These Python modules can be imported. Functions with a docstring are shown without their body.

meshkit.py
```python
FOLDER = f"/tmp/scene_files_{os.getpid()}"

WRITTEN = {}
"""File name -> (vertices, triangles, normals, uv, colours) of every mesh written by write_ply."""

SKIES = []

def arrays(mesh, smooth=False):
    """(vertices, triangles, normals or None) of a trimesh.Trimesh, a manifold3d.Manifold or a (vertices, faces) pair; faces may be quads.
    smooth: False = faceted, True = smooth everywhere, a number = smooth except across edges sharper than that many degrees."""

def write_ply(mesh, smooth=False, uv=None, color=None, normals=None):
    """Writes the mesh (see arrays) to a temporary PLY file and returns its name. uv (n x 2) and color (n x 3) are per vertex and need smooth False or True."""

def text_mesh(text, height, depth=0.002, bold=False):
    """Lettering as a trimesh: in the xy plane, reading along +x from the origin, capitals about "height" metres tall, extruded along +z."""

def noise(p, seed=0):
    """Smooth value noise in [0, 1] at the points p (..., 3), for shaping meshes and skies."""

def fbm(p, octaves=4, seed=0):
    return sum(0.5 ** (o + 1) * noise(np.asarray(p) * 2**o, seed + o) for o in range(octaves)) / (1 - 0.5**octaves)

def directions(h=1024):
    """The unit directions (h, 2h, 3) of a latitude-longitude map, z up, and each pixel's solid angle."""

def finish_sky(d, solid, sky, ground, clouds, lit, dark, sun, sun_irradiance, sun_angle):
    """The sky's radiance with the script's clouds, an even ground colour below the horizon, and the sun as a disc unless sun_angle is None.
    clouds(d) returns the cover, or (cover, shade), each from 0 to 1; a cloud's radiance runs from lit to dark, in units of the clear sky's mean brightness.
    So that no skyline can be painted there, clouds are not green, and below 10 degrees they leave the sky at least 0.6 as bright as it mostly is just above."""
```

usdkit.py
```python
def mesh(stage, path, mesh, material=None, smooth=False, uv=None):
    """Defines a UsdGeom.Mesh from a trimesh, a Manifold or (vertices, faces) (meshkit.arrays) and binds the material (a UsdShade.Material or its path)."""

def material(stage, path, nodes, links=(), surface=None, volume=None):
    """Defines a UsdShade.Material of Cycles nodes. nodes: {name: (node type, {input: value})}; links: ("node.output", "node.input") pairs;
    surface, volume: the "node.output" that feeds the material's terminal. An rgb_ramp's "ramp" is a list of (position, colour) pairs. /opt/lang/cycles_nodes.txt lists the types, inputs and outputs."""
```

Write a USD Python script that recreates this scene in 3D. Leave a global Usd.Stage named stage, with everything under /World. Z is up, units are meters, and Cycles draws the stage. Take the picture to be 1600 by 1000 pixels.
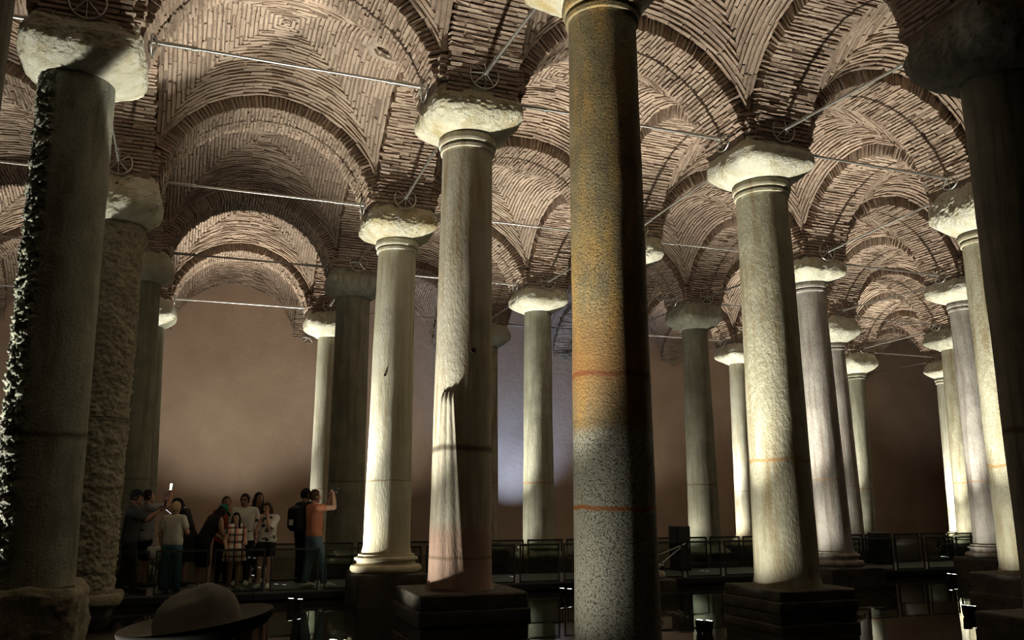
import math, random
import numpy as np, trimesh, manifold3d, usdkit, meshkit
from pxr import Usd, UsdGeom, UsdLux, UsdShade, Gf, Sdf, Vt

rng = np.random.default_rng(7)
stage = Usd.Stage.CreateInMemory()
UsdGeom.SetStageUpAxis(stage, 'Z')
UsdGeom.SetStageMetersPerUnit(stage, 1.0)
UsdGeom.Xform.Define(stage, '/World')
UsdGeom.Scope.Define(stage, '/World/Looks')

# ---------------------------------------------------------------- camera, light, exposure
EXPOSURE = 0.0
UP_CONE, LOW = 27.5, .046
LAMP = 1230.0                      # spotlight strength
LAMP_COLOR = (1.0, 0.965, 0.84)
COOL_COLOR = (0.42, 0.60, 1.0)
FPX, YAW, PITCH = 1307.4, 0.35548, 0.21589
EYE = np.array([1.5474, -6.3201, 1.70])
FW = np.array([math.sin(YAW)*math.cos(PITCH), math.cos(YAW)*math.cos(PITCH), math.sin(PITCH)])
RT = np.array([math.cos(YAW), -math.sin(YAW), 0.0])
UP = np.cross(RT, FW)
cam = UsdGeom.Camera.Define(stage, '/World/view_camera')
cam.CreateHorizontalApertureAttr(36.0)
cam.CreateVerticalApertureAttr(22.5)
cam.CreateFocalLengthAttr(36.0*FPX/1600)
cam.CreateClippingRangeAttr(Gf.Vec2f(0.05, 200))
cam.CreateExposureAttr(EXPOSURE)
M = Gf.Matrix4d(*RT, 0, *UP, 0, *(-FW), 0, *EYE, 1)
cam.AddTransformOp().Set(M)

def project(P):
    q = np.asarray(P, float) - EYE
    d = q @ FW
    return np.stack([800 + FPX*(q@RT)/d, 500 - FPX*(q@UP)/d, d], -1)

def in_frame(P, m=60):
    p = project(P)
    ok = p[..., 2] > 0.3
    if not ok.any(): return False
    p = p[ok]
    return p[:, 0].max() > -m and p[:, 0].min() < 1600+m and p[:, 1].max() > -m and p[:, 1].min() < 1000+m

# ---------------------------------------------------------------- helpers
used = {}
def numbered(parent, name):
    k = (parent, name)
    n = used.get(k, 0); used[k] = n+1
    return name if n == 0 else f'{name}_{n:03d}'

def tag(prim, label=None, cat=None, group=None, kind=None):
    for k, v in (('label', label), ('category', cat), ('group', group), ('kind', kind)):
        if v: prim.SetCustomDataByKey(k, v)

class Thing:
    def __init__(s, name, label=None, cat=None, loc=(0, 0, 0), group=None, kind=None):
        s.path = '/World/' + numbered('/World', name)
        x = UsdGeom.Xform.Define(stage, s.path)
        s.loc = np.asarray(loc, float)
        x.AddTranslateOp().Set(Gf.Vec3d(*map(float, s.loc)))
        s.prim = x.GetPrim()
        tag(s.prim, label, cat, group, kind)

def arr(mesh):
    if hasattr(mesh, 'to_mesh'):
        m = mesh.to_mesh(); return np.array(m.vert_properties[:, :3], float), np.array(m.tri_verts)
    if isinstance(mesh, trimesh.Trimesh): return np.array(mesh.vertices), np.array(mesh.faces)
    v, f = np.asarray(mesh[0], float), np.asarray(mesh[1], int)
    if f.shape[1] == 4: f = np.vstack([f[:, [0, 1, 2]], f[:, [0, 2, 3]]])
    return v, f

class Sub:
    def __init__(s, path, loc): s.path, s.loc, s.prim = path, loc, stage.GetPrimAtPath(path)

def part(owner, name, mesh, mat, smooth=False, label=None, kind=None):
    """mesh in world coordinates; stored relative to the thing's base"""
    v, f = arr(mesh)
    path = owner.path + '/' + numbered(owner.path, name)
    usdkit.mesh(stage, path, (v - owner.loc, f), MAT[mat], smooth=smooth)
    s = Sub(path, owner.loc)
    tag(s.prim, label, kind=kind)
    return s

def solo(name, mesh, mat, label, cat, smooth=False, group=None, kind=None):
    v, f = arr(mesh)
    c = np.array([(v[:, 0].min()+v[:, 0].max())/2, (v[:, 1].min()+v[:, 1].max())/2, v[:, 2].min()])
    path = '/World/' + numbered('/World', name)
    m = usdkit.mesh(stage, path, (v-c, f), MAT[mat], smooth=smooth)
    UsdGeom.Xformable(m).AddTranslateOp().Set(Gf.Vec3d(*c))
    tag(m.GetPrim(), label, cat, group, kind)
    return m

def cat_(*ms):
    vs, fs, n = [], [], 0
    for m in ms:
        v, f = arr(m); vs.append(v); fs.append(f+n); n += len(v)
    return np.vstack(vs), np.vstack(fs)

def bx(x0, x1, y0, y1, z0, z1):
    v = np.array([[x, y, z] for x in (x0, x1) for y in (y0, y1) for z in (z0, z1)], float)
    f = np.array([[0, 1, 3], [0, 3, 2], [4, 6, 7], [4, 7, 5], [0, 4, 5], [0, 5, 1], [2, 3, 7], [2, 7, 6], [0, 2, 6], [0, 6, 4], [1, 5, 7], [1, 7, 3]])
    return v, f

def tube(p0, p1, r, n=10, r1=None):
    p0, p1 = np.asarray(p0, float), np.asarray(p1, float)
    r1 = r if r1 is None else r1
    t = (p1-p0)/np.linalg.norm(p1-p0)
    a = np.cross(t, [0, 0, 1.0] if abs(t[2]) < .9 else [1.0, 0, 0]); a /= np.linalg.norm(a); b = np.cross(t, a)
    th = np.arange(n)*2*np.pi/n
    ring = np.cos(th)[:, None]*a + np.sin(th)[:, None]*b
    v = np.vstack([p0+ring*r, p1+ring*r1, p0[None], p1[None]])
    i = np.arange(n); j = (i+1) % n
    f = np.vstack([np.stack([i, j, j+n], 1), np.stack([i, j+n, i+n], 1), np.stack([j, i, np.full(n, 2*n)], 1), np.stack([i+n, j+n, np.full(n, 2*n+1)], 1)])
    return v, f

def polytube(pts, r, n=6):
    return cat_(*[tube(a, b, r, n) for a, b in zip(pts[:-1], pts[1:])])

def ring_tube(c, a, b, R, r, n=24, m=6):
    c, a, b = map(lambda q: np.asarray(q, float), (c, a, b)); w = np.cross(a, b)
    th = np.arange(n)*2*np.pi/n; ph = np.arange(m)*2*np.pi/m
    d = np.cos(th)[:, None]*a+np.sin(th)[:, None]*b
    v = (c + d[:, None]*(R+r*np.cos(ph))[None, :, None] + w*(r*np.sin(ph))[None, :, None]).reshape(-1, 3)
    f = []
    for i in range(n):
        for j in range(m):
            A, B, C_, D = i*m+j, ((i+1) % n)*m+j, ((i+1) % n)*m+(j+1) % m, i*m+(j+1) % m
            f += [[A, B, C_], [A, C_, D]]
    return v, np.array(f)

def grid_mesh(P, closed_u=False, caps=False):
    """P (rows, cols, 3) -> tris ; closed_u wraps columns"""
    R_, C_ = P.shape[:2]
    i, j = np.meshgrid(np.arange(R_-1), np.arange(C_ if closed_u else C_-1), indexing='ij')
    jn = (j+1) % C_
    q = np.stack([i*C_+j, i*C_+jn, (i+1)*C_+jn, (i+1)*C_+j], -1).reshape(-1, 4)
    f = np.vstack([q[:, [0, 1, 2]], q[:, [0, 2, 3]]]); v = P.reshape(-1, 3)
    if caps:
        n = len(v); v = np.vstack([v, P[0].mean(0)[None], P[-1].mean(0)[None]])
        k = np.arange(C_); kn = (k+1) % C_
        f = np.vstack([f, np.stack([kn, k, np.full(C_, n)], 1), np.stack([(R_-1)*C_+k, (R_-1)*C_+kn, np.full(C_, n+1)], 1)])
    return v, f

def fbm(P, scale, seed=0, octaves=3):
    return (meshkit.fbm(np.asarray(P)*scale + seed*17.3, octaves=octaves)-.5)*4.0

BOXF = np.array([[0, 1, 3], [0, 3, 2], [4, 6, 7], [4, 7, 5], [0, 4, 5], [0, 5, 1], [2, 3, 7], [2, 7, 6], [0, 2, 6], [0, 6, 4], [1, 5, 7], [1, 7, 3]])
SGN = np.array([[x, y, z] for x in (-1, 1) for y in (-1, 1) for z in (-1, 1)], float)
def bricks(C_, L, T, D, h, jit=.006):
    """N boxes: centres, three axes, half sizes -> (N,8,3)"""
    h = np.asarray(h)[:, None, :]*SGN[None]
    h = h + rng.normal(0, jit, h.shape)*np.array([1.5, .7, 1.0])
    return C_[:, None] + h[..., :1]*L[:, None] + h[..., 1:2]*T[:, None] + h[..., 2:]*D[:, None]

def flipfix(V):
    # orientation: BOXF assumes a right-handed frame; flip where left-handed
    return V

def add_bricks(owner, V, mat, n_parts):
    """the n_parts that show largest in the photograph as parts, the rest as one part"""
    P = project(V.mean(1))
    size = np.linalg.norm(V[:, 7]-V[:, 0], axis=1)/np.maximum(P[:, 2], .5)
    vis = (P[:, 2] > .5) & (P[:, 0] > -40) & (P[:, 0] < 1640) & (P[:, 1] > -40) & (P[:, 1] < 1040)
    order = np.argsort(-(size*vis + 1e-6*size))
    n = min(n_parts, int(vis.sum()))
    V = V - owner.loc
    counts = Vt.IntArray.FromNumpy(np.full(12, 3, np.int32)); idx = Vt.IntArray.FromNumpy(BOXF.astype(np.int32).ravel())
    mt = MAT[mat]
    for k in order[:n]:
        m = UsdGeom.Mesh.Define(stage, owner.path + '/' + numbered(owner.path, 'brick'))
        m.CreatePointsAttr(Vt.Vec3fArray.FromNumpy(V[k].astype(np.float32)))
        m.CreateFaceVertexCountsAttr(counts); m.CreateFaceVertexIndicesAttr(idx)
        m.CreateSubdivisionSchemeAttr('none')
        UsdShade.MaterialBindingAPI.Apply(m.GetPrim()).Bind(mt)
    rest = order[n:]
    if len(rest):
        f = (BOXF[None] + (np.arange(len(rest))*8)[:, None, None]).reshape(-1, 3)
        part(owner, 'brick_courses', (V[rest].reshape(-1, 3)+owner.loc, f), mat, kind='stuff')

# ---------------------------------------------------------------- materials
MAT = {}
def mat(name, nodes, links, surface='p.BSDF'):
    MAT[name] = usdkit.material(stage, '/World/Looks/'+name, nodes, links, surface=surface)

def plain(name, color, rough=.6, metal=0.0, spec=.5, noise=0.0, nscale=20, bump=0.0, bscale=40, **kw):
    nodes = {'p': ('principled_bsdf', dict(base_color=color, roughness=rough, metallic=metal, specular_ior_level=spec, **kw))}; links = []
    if noise or bump: nodes['g'] = ('texture_coordinate', {})
    if noise:
        c = np.array(color)
        nodes['n'] = ('noise_texture', dict(scale=nscale, detail=4, roughness=.6))
        nodes['r'] = ('rgb_ramp', dict(ramp=[(.3, tuple(c*(1-noise))), (.7, tuple(np.minimum(c*(1+noise), 1)))]))
        links += [('g.object', 'n.vector'), ('n.fac', 'r.fac'), ('r.color', 'p.base_color')]
    if bump:
        nodes['bn'] = ('noise_texture', dict(scale=bscale, detail=4, roughness=.6)); nodes['b'] = ('bump', dict(strength=1.0, distance=bump))
        links += [('g.object', 'bn.vector'), ('bn.fac', 'b.height'), ('b.normal', 'p.normal')]
    mat(name, nodes, links)

def brick_mat(name, lo, mid, hi, dirt):
    nodes = {'o': ('object_info', {}), 'i': ('geometry', {}), 'ad': ('math', dict(math_type='add')), 'fr': ('math', dict(math_type='fraction')),
             'r': ('rgb_ramp', dict(ramp=[(0, lo), (.45, mid), (.8, hi), (1, dirt)])),
             'n': ('noise_texture', dict(scale=14, detail=4, roughness=.65)), 'nr': ('map_range', dict(from_min=.40, from_max=.62)),
             'mx': ('mix_color', dict(b=dirt)), 'n2': ('noise_texture', dict(scale=1.1, detail=3)), 'n2r': ('map_range', dict(from_min=.3, from_max=.7, to_min=.72, to_max=1.12)),
             'mu': ('mix_color', dict(blend_type='multiply', fac=1.0)), 'cc': ('combine_color', {}),
             'bn': ('noise_texture', dict(scale=55, detail=4, roughness=.7)), 'b': ('bump', dict(strength=1.0, distance=.012)),
             'p': ('principled_bsdf', dict(roughness=.9, specular_ior_level=.2))}
    links = [('o.random', 'ad.value1'), ('i.random_per_island', 'ad.value2'), ('ad.value', 'fr.value1'), ('fr.value', 'r.fac'), ('r.color', 'mx.a'),
             ('i.position', 'n.vector'), ('n.fac', 'nr.value'), ('nr.result', 'mx.fac'), ('i.position', 'n2.vector'), ('n2.fac', 'n2r.value'),
             ('n2r.result', 'cc.r'), ('n2r.result', 'cc.g'), ('n2r.result', 'cc.b'), ('mx.result', 'mu.a'), ('cc.color', 'mu.b'), ('mu.result', 'p.base_color'),
             ('i.position', 'bn.vector'), ('bn.fac', 'b.height'), ('b.normal', 'p.normal')]
    mat(name, nodes, links)

brick_mat('brick_rose', (.28, .19, .14), (.345, .245, .183), (.395, .288, .215), (.435, .345, .265))
def mortar_mat(name, a, b):
    mat(name, {'i': ('geometry', {}), 'n': ('noise_texture', dict(scale=6, detail=5, roughness=.65)), 'r': ('rgb_ramp', dict(ramp=[(.3, a), (.7, b)])),
               'bn': ('noise_texture', dict(scale=40, detail=4, roughness=.7)), 'b': ('bump', dict(strength=1.0, distance=.02)), 'p': ('principled_bsdf', dict(roughness=.95, specular_ior_level=.15))},
        [('i.position', 'n.vector'), ('n.fac', 'r.fac'), ('r.color', 'p.base_color'), ('i.position', 'bn.vector'), ('bn.fac', 'b.height'), ('b.normal', 'p.normal')])
mortar_mat('mortar', (.19, .145, .11), (.30, .235, .18)); mortar_mat('mortar_pale', (.30, .24, .19), (.44, .36, .28))

TONE = {'stone_capital': (.84, .85, .82), 'stone_capital_gold': (.86, .86, .80), 'stone_damp': (1, 1, 1), 'stone_granite': (1, 1, 1), 'stone_marble_white': (.86, .88, .84), 'stone_crust': (.85, .87, .83), 'stone_lumpy': (.84, .88, .84)}
def stone(name, c0, c1, streak=None, sscale=(9, 9, .7), bump=.004, bscale=30, bands=(), rough=.75, spec=.3, speck=None, bz=1.0, lower=None):
    """c0..c1 mottling, streak colour in vertical veins, bands [(z, half width, colour, strength)] marks left by standing water"""
    tone = TONE.get(name, (.74, .76, .72)); c0, c1 = tuple(np.array(c0)*tone), tuple(np.array(c1)*tone)
    streak = tuple(np.array(streak)*tone) if streak else None
    N = {'i': ('geometry', {}), 'n': ('noise_texture', dict(scale=2.2, detail=6, roughness=.62)), 'r': ('rgb_ramp', dict(ramp=[(.36, c0), (.62, c1)])),
         'p': ('principled_bsdf', dict(roughness=rough, specular_ior_level=spec)), 'm': ('mapping', dict(scale=sscale)),
         'sn': ('noise_texture', dict(scale=1.0, detail=5, roughness=.6)), 'sr': ('map_range', dict(from_min=.46, from_max=.66, to_max=.9)),
         'sm': ('mix_color', dict(b=streak or tuple(np.array(c0)*.55))), 'xyz': ('separate_xyz', {}),
         'bm': ('mapping', dict(scale=(1, 1, bz))), 'bn': ('noise_texture', dict(scale=bscale, detail=5, roughness=.65)), 'b': ('bump', dict(strength=1.0, distance=bump))}
    Lk = [('i.position', 'n.vector'), ('n.fac', 'r.fac'), ('i.position', 'm.vector'), ('m.vector', 'sn.vector'), ('sn.fac', 'sr.value'), ('sr.result', 'sm.fac'), ('r.color', 'sm.a'),
          ('i.position', 'xyz.vector'), ('i.position', 'bm.vector'), ('bm.vector', 'bn.vector'), ('bn.fac', 'b.height'), ('b.normal', 'p.normal')]
    out = 'sm.result'
    N['wn'] = ('noise_texture', dict(scale=3.0, detail=4)); Lk.append(('i.position', 'wn.vector'))
    N['wz'] = ('math', dict(math_type='multiply_add', value2=.10)); Lk += [('wn.fac', 'wz.value1'), ('xyz.z', 'wz.value3')]
    if lower:
        z, w, col, st = lower      # colour below height z
        N['lr'] = ('map_range', dict(from_min=z+w+.05, from_max=z-w+.05, to_max=st)); N['lm'] = ('mix_color', dict(b=col))
        Lk += [('wz.value', 'lr.value'), ('lr.result', 'lm.fac'), (out, 'lm.a')]; out = 'lm.result'
    if speck:
        N['v'] = ('noise_texture', dict(scale=70, detail=2, roughness=.5)); N['vr'] = ('map_range', dict(from_min=.49, from_max=.60, to_max=.65)); N['vm'] = ('mix_color', dict(b=speck))
        Lk += [('i.position', 'v.vector'), ('v.fac', 'vr.value'), ('vr.result', 'vm.fac'), (out, 'vm.a')]; out = 'vm.result'
    for k, (z, w, col, st) in enumerate(bands):
        a = f'd{k}'
        N[a] = ('math', dict(math_type='subtract', value2=z+.05)); N[a+'a'] = ('math', dict(math_type='absolute'))
        N[a+'r'] = ('map_range', dict(from_min=w, from_max=w*.45, to_max=st)); N[a+'m'] = ('mix_color', dict(b=col))
        Lk += [('wz.value', a+'.value1'), (a+'.value', a+'a.value1'), (a+'a.value', a+'r.value'), (a+'r.result', a+'m.fac'), (out, a+'m.a')]; out = a+'m.result'
    Lk.append((out, 'p.base_color'))
    mat(name, N, Lk)

RUST = (.33, .14, .035); DAMP = (.10, .085, .06)
stone('stone_capital', (.56, .54, .45), (.74, .72, .61), streak=(.50, .45, .30), sscale=(5, 5, 3), bump=.035, bscale=20)
stone('stone_capital_gold', (.55, .52, .43), (.76, .73, .60), streak=(.52, .42, .22), sscale=(4, 4, 3), bump=.05, bscale=18)
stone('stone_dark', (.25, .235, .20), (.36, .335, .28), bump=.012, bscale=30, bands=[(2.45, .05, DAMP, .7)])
stone('stone_crust', (.29, .285, .23), (.40, .395, .325), bump=.03, bscale=30, bands=[(2.42, .05, DAMP, .6)], sscale=(4, 4, 1))
stone('stone_lumpy', (.24, .205, .15), (.36, .315, .24), streak=(.25, .20, .14), sscale=(5, 5, 2), bump=.03, bscale=18, bands=[(1.95, .04, DAMP, .6)])
stone('stone_marble', (.50, .45, .37), (.66, .60, .50), streak=(.42, .32, .20), bands=[(2.38, .06, (.13, .11, .08), .75), (1.05, .03, (.22, .15, .09), .5)], bump=.012, bz=.4, lower=(1.45, .06, (.44, .30, .23), .6))
stone('stone_marble_white', (.58, .55, .46), (.70, .67, .57), streak=(.48, .42, .28), bands=[(2.1, .02, (.35, .27, .16), .6)], bump=.011, bz=.3, lower=(1.5, .25, (.52, .44, .28), .3))
stone('stone_granite', (.14, .11, .055), (.25, .20, .10), streak=(.36, .22, .06), sscale=(5, 5, 1.5), bump=.010, bscale=45, bands=[(2.8, .62, (.22, .105, .025), .45), (2.74, .03, (.16, .05, .012), .9), (1.66, .025, (.30, .11, .025), .9)], speck=(.075, .062, .04), lower=(2.3, .04, (.36, .345, .27), .9), rough=.6, spec=.45)
stone('stone_cream', (.46, .42, .32), (.62, .57, .44), streak=(.36, .28, .16), sscale=(7, 7, .9), bump=.016, bscale=24, bands=[(2.32, .035, (.36, .22, .09), .75)], bz=.5)
stone('stone_green', (.36, .35, .28), (.52, .50, .41), streak=(.30, .28, .21), bump=.012, bands=[(2.2, .04, (.28, .18, .09), .6)], bz=.4)
stone('stone_lilac', (.42, .38, .36), (.58, .53, .50), streak=(.30, .24, .21), bump=.012, bands=[(2.2, .03, (.34, .22, .12), .5)], bz=.4)
stone('stone_damp', (.055, .049, .036), (.095, .085, .066), bump=.02, bscale=18, streak=(.05, .042, .03), sscale=(3, 3, 8))
stone('stone_olive', (.25, .235, .18), (.35, .33, .26), streak=(.20, .18, .13), bump=.012, bands=[(2.2, .04, (.14, .11, .07), .6)], bz=.4)
plain('steel', (.55, .54, .50), rough=.38, metal=1.0)
plain('black_metal', (.018, .018, .018), rough=.45)
plain('deck_grey', (.085, .085, .08), rough=.6, noise=.25, nscale=8)
mat('plaster', {'i': ('geometry', {}), 'n': ('noise_texture', dict(scale=.55, detail=6, roughness=.6)), 'r': ('rgb_ramp', dict(ramp=[(.3, (.38, .27, .20)), (.7, (.50, .375, .285))])),
                'bn': ('noise_texture', dict(scale=6, detail=5)), 'b': ('bump', dict(strength=.6, distance=.03)), 'p': ('principled_bsdf', dict(roughness=.9, specular_ior_level=.2))},
    [('i.position', 'n.vector'), ('n.fac', 'r.fac'), ('r.color', 'p.base_color'), ('i.position', 'bn.vector'), ('bn.fac', 'b.height'), ('b.normal', 'p.normal')])
mat('water', {'i': ('geometry', {}), 'm': ('mapping', dict(scale=(1.0, 2.0, 1.0))), 'bn': ('noise_texture', dict(scale=1.6, detail=2)), 'b': ('bump', dict(strength=.25, distance=.004)),
              'p': ('principled_bsdf', dict(base_color=(.012, .011, .008), roughness=.015, ior=1.33))},
    [('i.position', 'm.vector'), ('m.vector', 'bn.vector'), ('bn.fac', 'b.height'), ('b.normal', 'p.normal')])
mat('pane', {'f': ('fresnel', dict(IOR=1.3)), 't': ('transparent_bsdf', dict(color=(.80, .84, .82))), 'g': ('glossy_bsdf', dict(color=(1, 1, 1), roughness=.02)), 'x': ('mix_closure', {})},
    [('f.fac', 'x.fac'), ('t.BSDF', 'x.closure1'), ('g.BSDF', 'x.closure2')], surface='x.closure')
mat('lens', {'e': ('emission', dict(color=(1, .97, .9), strength=14.0))}, [], surface='e.emission')

# ---------------------------------------------------------------- the grid of the hall
X = {-1: -4.8, 0: -.03, 1: 4.79, 2: 9.67, 3: 14.42, 4: 19.09, 5: 24.05, 6: 28.80, 7: 33.6}
Y = {-2: -9.2, -1: -4.6, 0: 0.0, 1: 4.144, 2: 8.743, 3: 13.541, 4: 18.037, 5: 22.5}
WALL_Y = 22.5
DZ = {-2: 0., -1: 0., 0: -.12, 1: .05, 2: -.10, 3: -.02, 4: -.06, 5: -.06}
CAP_TOP = lambda j: 7.20 + DZ[j]
ROD_Z = lambda j: 7.30 + DZ[j]
ZS, RISE, RING, PIER, HW = 6.85, 1.80, .28, .60, .50

# the short name by which labels refer to each column
SN = {(0, 0): 'corner column', (0, 1): 'crusty left column', (0, 2): 'lumpy jointed column', (0, 3): 'third left column', (0, 4): 'fourth left column',
      (1, 0): 'rusty granite column', (1, 1): 'fluted-strip column', (1, 2): 'white ring-based column', (1, 3): 'dark olive column', (1, 4): 'slim white column',
      (2, 0): 'black right column', (2, 1): 'mottled cream column', (2, 2): 'granite-hidden column', (2, 3): 'tumbled-stones column', (2, 4): 'gold peeping capital',
      (3, 0): 'near right column', (3, 1): 'tall pale column', (3, 2): 'half-dark column', (3, 3): 'battered-base column', (3, 4): 'hidden rear column',
      (4, 1): 'right outer column', (4, 2): 'lilac-grey column', (4, 3): 'brown-streaked column', (4, 4): 'yellow-footed column', (5, 1): 'far outer column', (5, 2): 'hidden right column',
      (5, 3): 'dark-capital far column', (5, 4): 'thinnest far column', (6, 2): 'outer right column', (6, 3): 'hidden far column', (6, 4): 'orange-footed column', (7, 3): 'farthest right column', (7, 4): 'last hidden column',
      (-1, 0): 'left outer column', (-1, 1): 'first off-frame left column', (-1, 2): 'second off-frame left column', (-1, 3): 'third off-frame left column', (-1, 4): 'fourth off-frame left column',
      (0, -1): 'rear left column', (1, -1): 'rear right column'}

# ---------------------------------------------------------------- structure: water, walls
solo('water', bx(-16, 46, -12, 24, -.25, 0), 'water', 'still black water mirroring the lit columns', 'water', kind='structure')
solo('wall_back', bx(-16, 46, WALL_Y, WALL_Y+.9, -.3, 10.2), 'plaster', 'brown plastered wall at the far end of the hall', 'wall', kind='structure')

# ---------------------------------------------------------------- brick arches
def ell_courses(a, b, ph0, pitch):
    ph = np.linspace(ph0, math.pi-ph0, 800)
    u, z = -a*np.cos(ph), b*np.sin(ph)
    s = np.r_[0, np.cumsum(np.hypot(np.diff(u), np.diff(z)))]
    n = int(s[-1]/pitch); t = (np.arange(n)+.5)*s[-1]/n
    return np.interp(t, s, ph)

def make_arch(p0, p1, axis, cross, zcap0, zcap1, label, n_parts, plain_only=False):
    a = (p1-p0)/2; cu = (p0+p1)/2; b = RISE
    zc = min(zcap0, zcap1)
    ph0 = math.asin(max(.02, (zc-ZS)/b))
    def W(u, w, z):
        u, w, z = np.broadcast_arrays(u, w, z)
        return np.stack([cu+u, cross+w, z], -1) if axis == 'x' else np.stack([cross+w, cu+u, z], -1)
    th = Thing('brick_arch', label, 'arch', loc=W(0., 0., ZS+b), kind='structure')
    # mortar body
    ph = np.linspace(0.02, math.pi-.02, 41)
    si = .024
    un, zn = np.cos(ph)*-1/a, np.sin(ph)/b; L = np.hypot(un, zn); un, zn = un/L, zn/L
    iu, iz = -a*np.cos(ph)+un*si, ZS+b*np.sin(ph)+zn*si
    ou, oz = -(a+PIER-.02)*np.cos(ph), ZS+(b+RING+.06)*np.sin(ph)
    w = HW-.025
    prof = np.stack([W(iu, -w, iz), W(ou, -w, oz), W(ou, w, oz), W(iu, w, iz)], 1)   # (41,4,3)
    part(th, 'mortar_bed', grid_mesh(prof, closed_u=True), 'brick_rose' if plain_only else 'mortar')
    if plain_only: return th
    # voussoirs
    phs = ell_courses(a, b, ph0, .064)
    C_, Lx, Tx, Dx, H = [], [], [], [], []
    for k, p in enumerate(phs):
        t = np.array([a*math.sin(p), b*math.cos(p)]); t /= np.linalg.norm(t); n = np.array([-t[1], t[0]])
        pos = np.array([-a*math.cos(p), ZS+b*math.sin(p)])
        lens = [.335, .33, .335] if k % 2 == 0 else [.17, .33, .33, .17]
        if rng.random() < .25: lens = lens[::-1] if k % 2 else [.30, .37, .33]
        e = -HW
        for l in lens:
            wc = e+l/2; e += l
            if rng.random() < .012: continue
            d = RING/2
            pr = rng.uniform(-.008, .013)
            c = pos + n*(d-pr)
            end = .012*rng.normal() if abs(wc) > .2 else 0
            C_.append(W(c[0], wc+end*np.sign(wc), c[1])); Lx.append([0, 1, 0] if axis == 'x' else [1, 0, 0])
            Tx.append([t[0], 0, t[1]] if axis == 'x' else [0, t[0], t[1]]); Dx.append([n[0], 0, n[1]] if axis == 'x' else [0, n[0], n[1]])
            H.append([l/2-.004, .0205+rng.normal(0, .003), d])
    C_, Lx, Tx, Dx, H = map(lambda q: np.array(q, float), (C_, Lx, Tx, Dx, H))
    V = bricks(C_, Lx, Tx, Dx, H, jit=.008)
    if axis == 'x':  V = V[:, [0, 1, 2, 3, 4, 5, 6, 7]]
    add_bricks(th, V, 'brick_rose', n_parts)
    return th

def near_share(P):
    return float(np.linalg.norm(np.asarray(P)-EYE))

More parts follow.
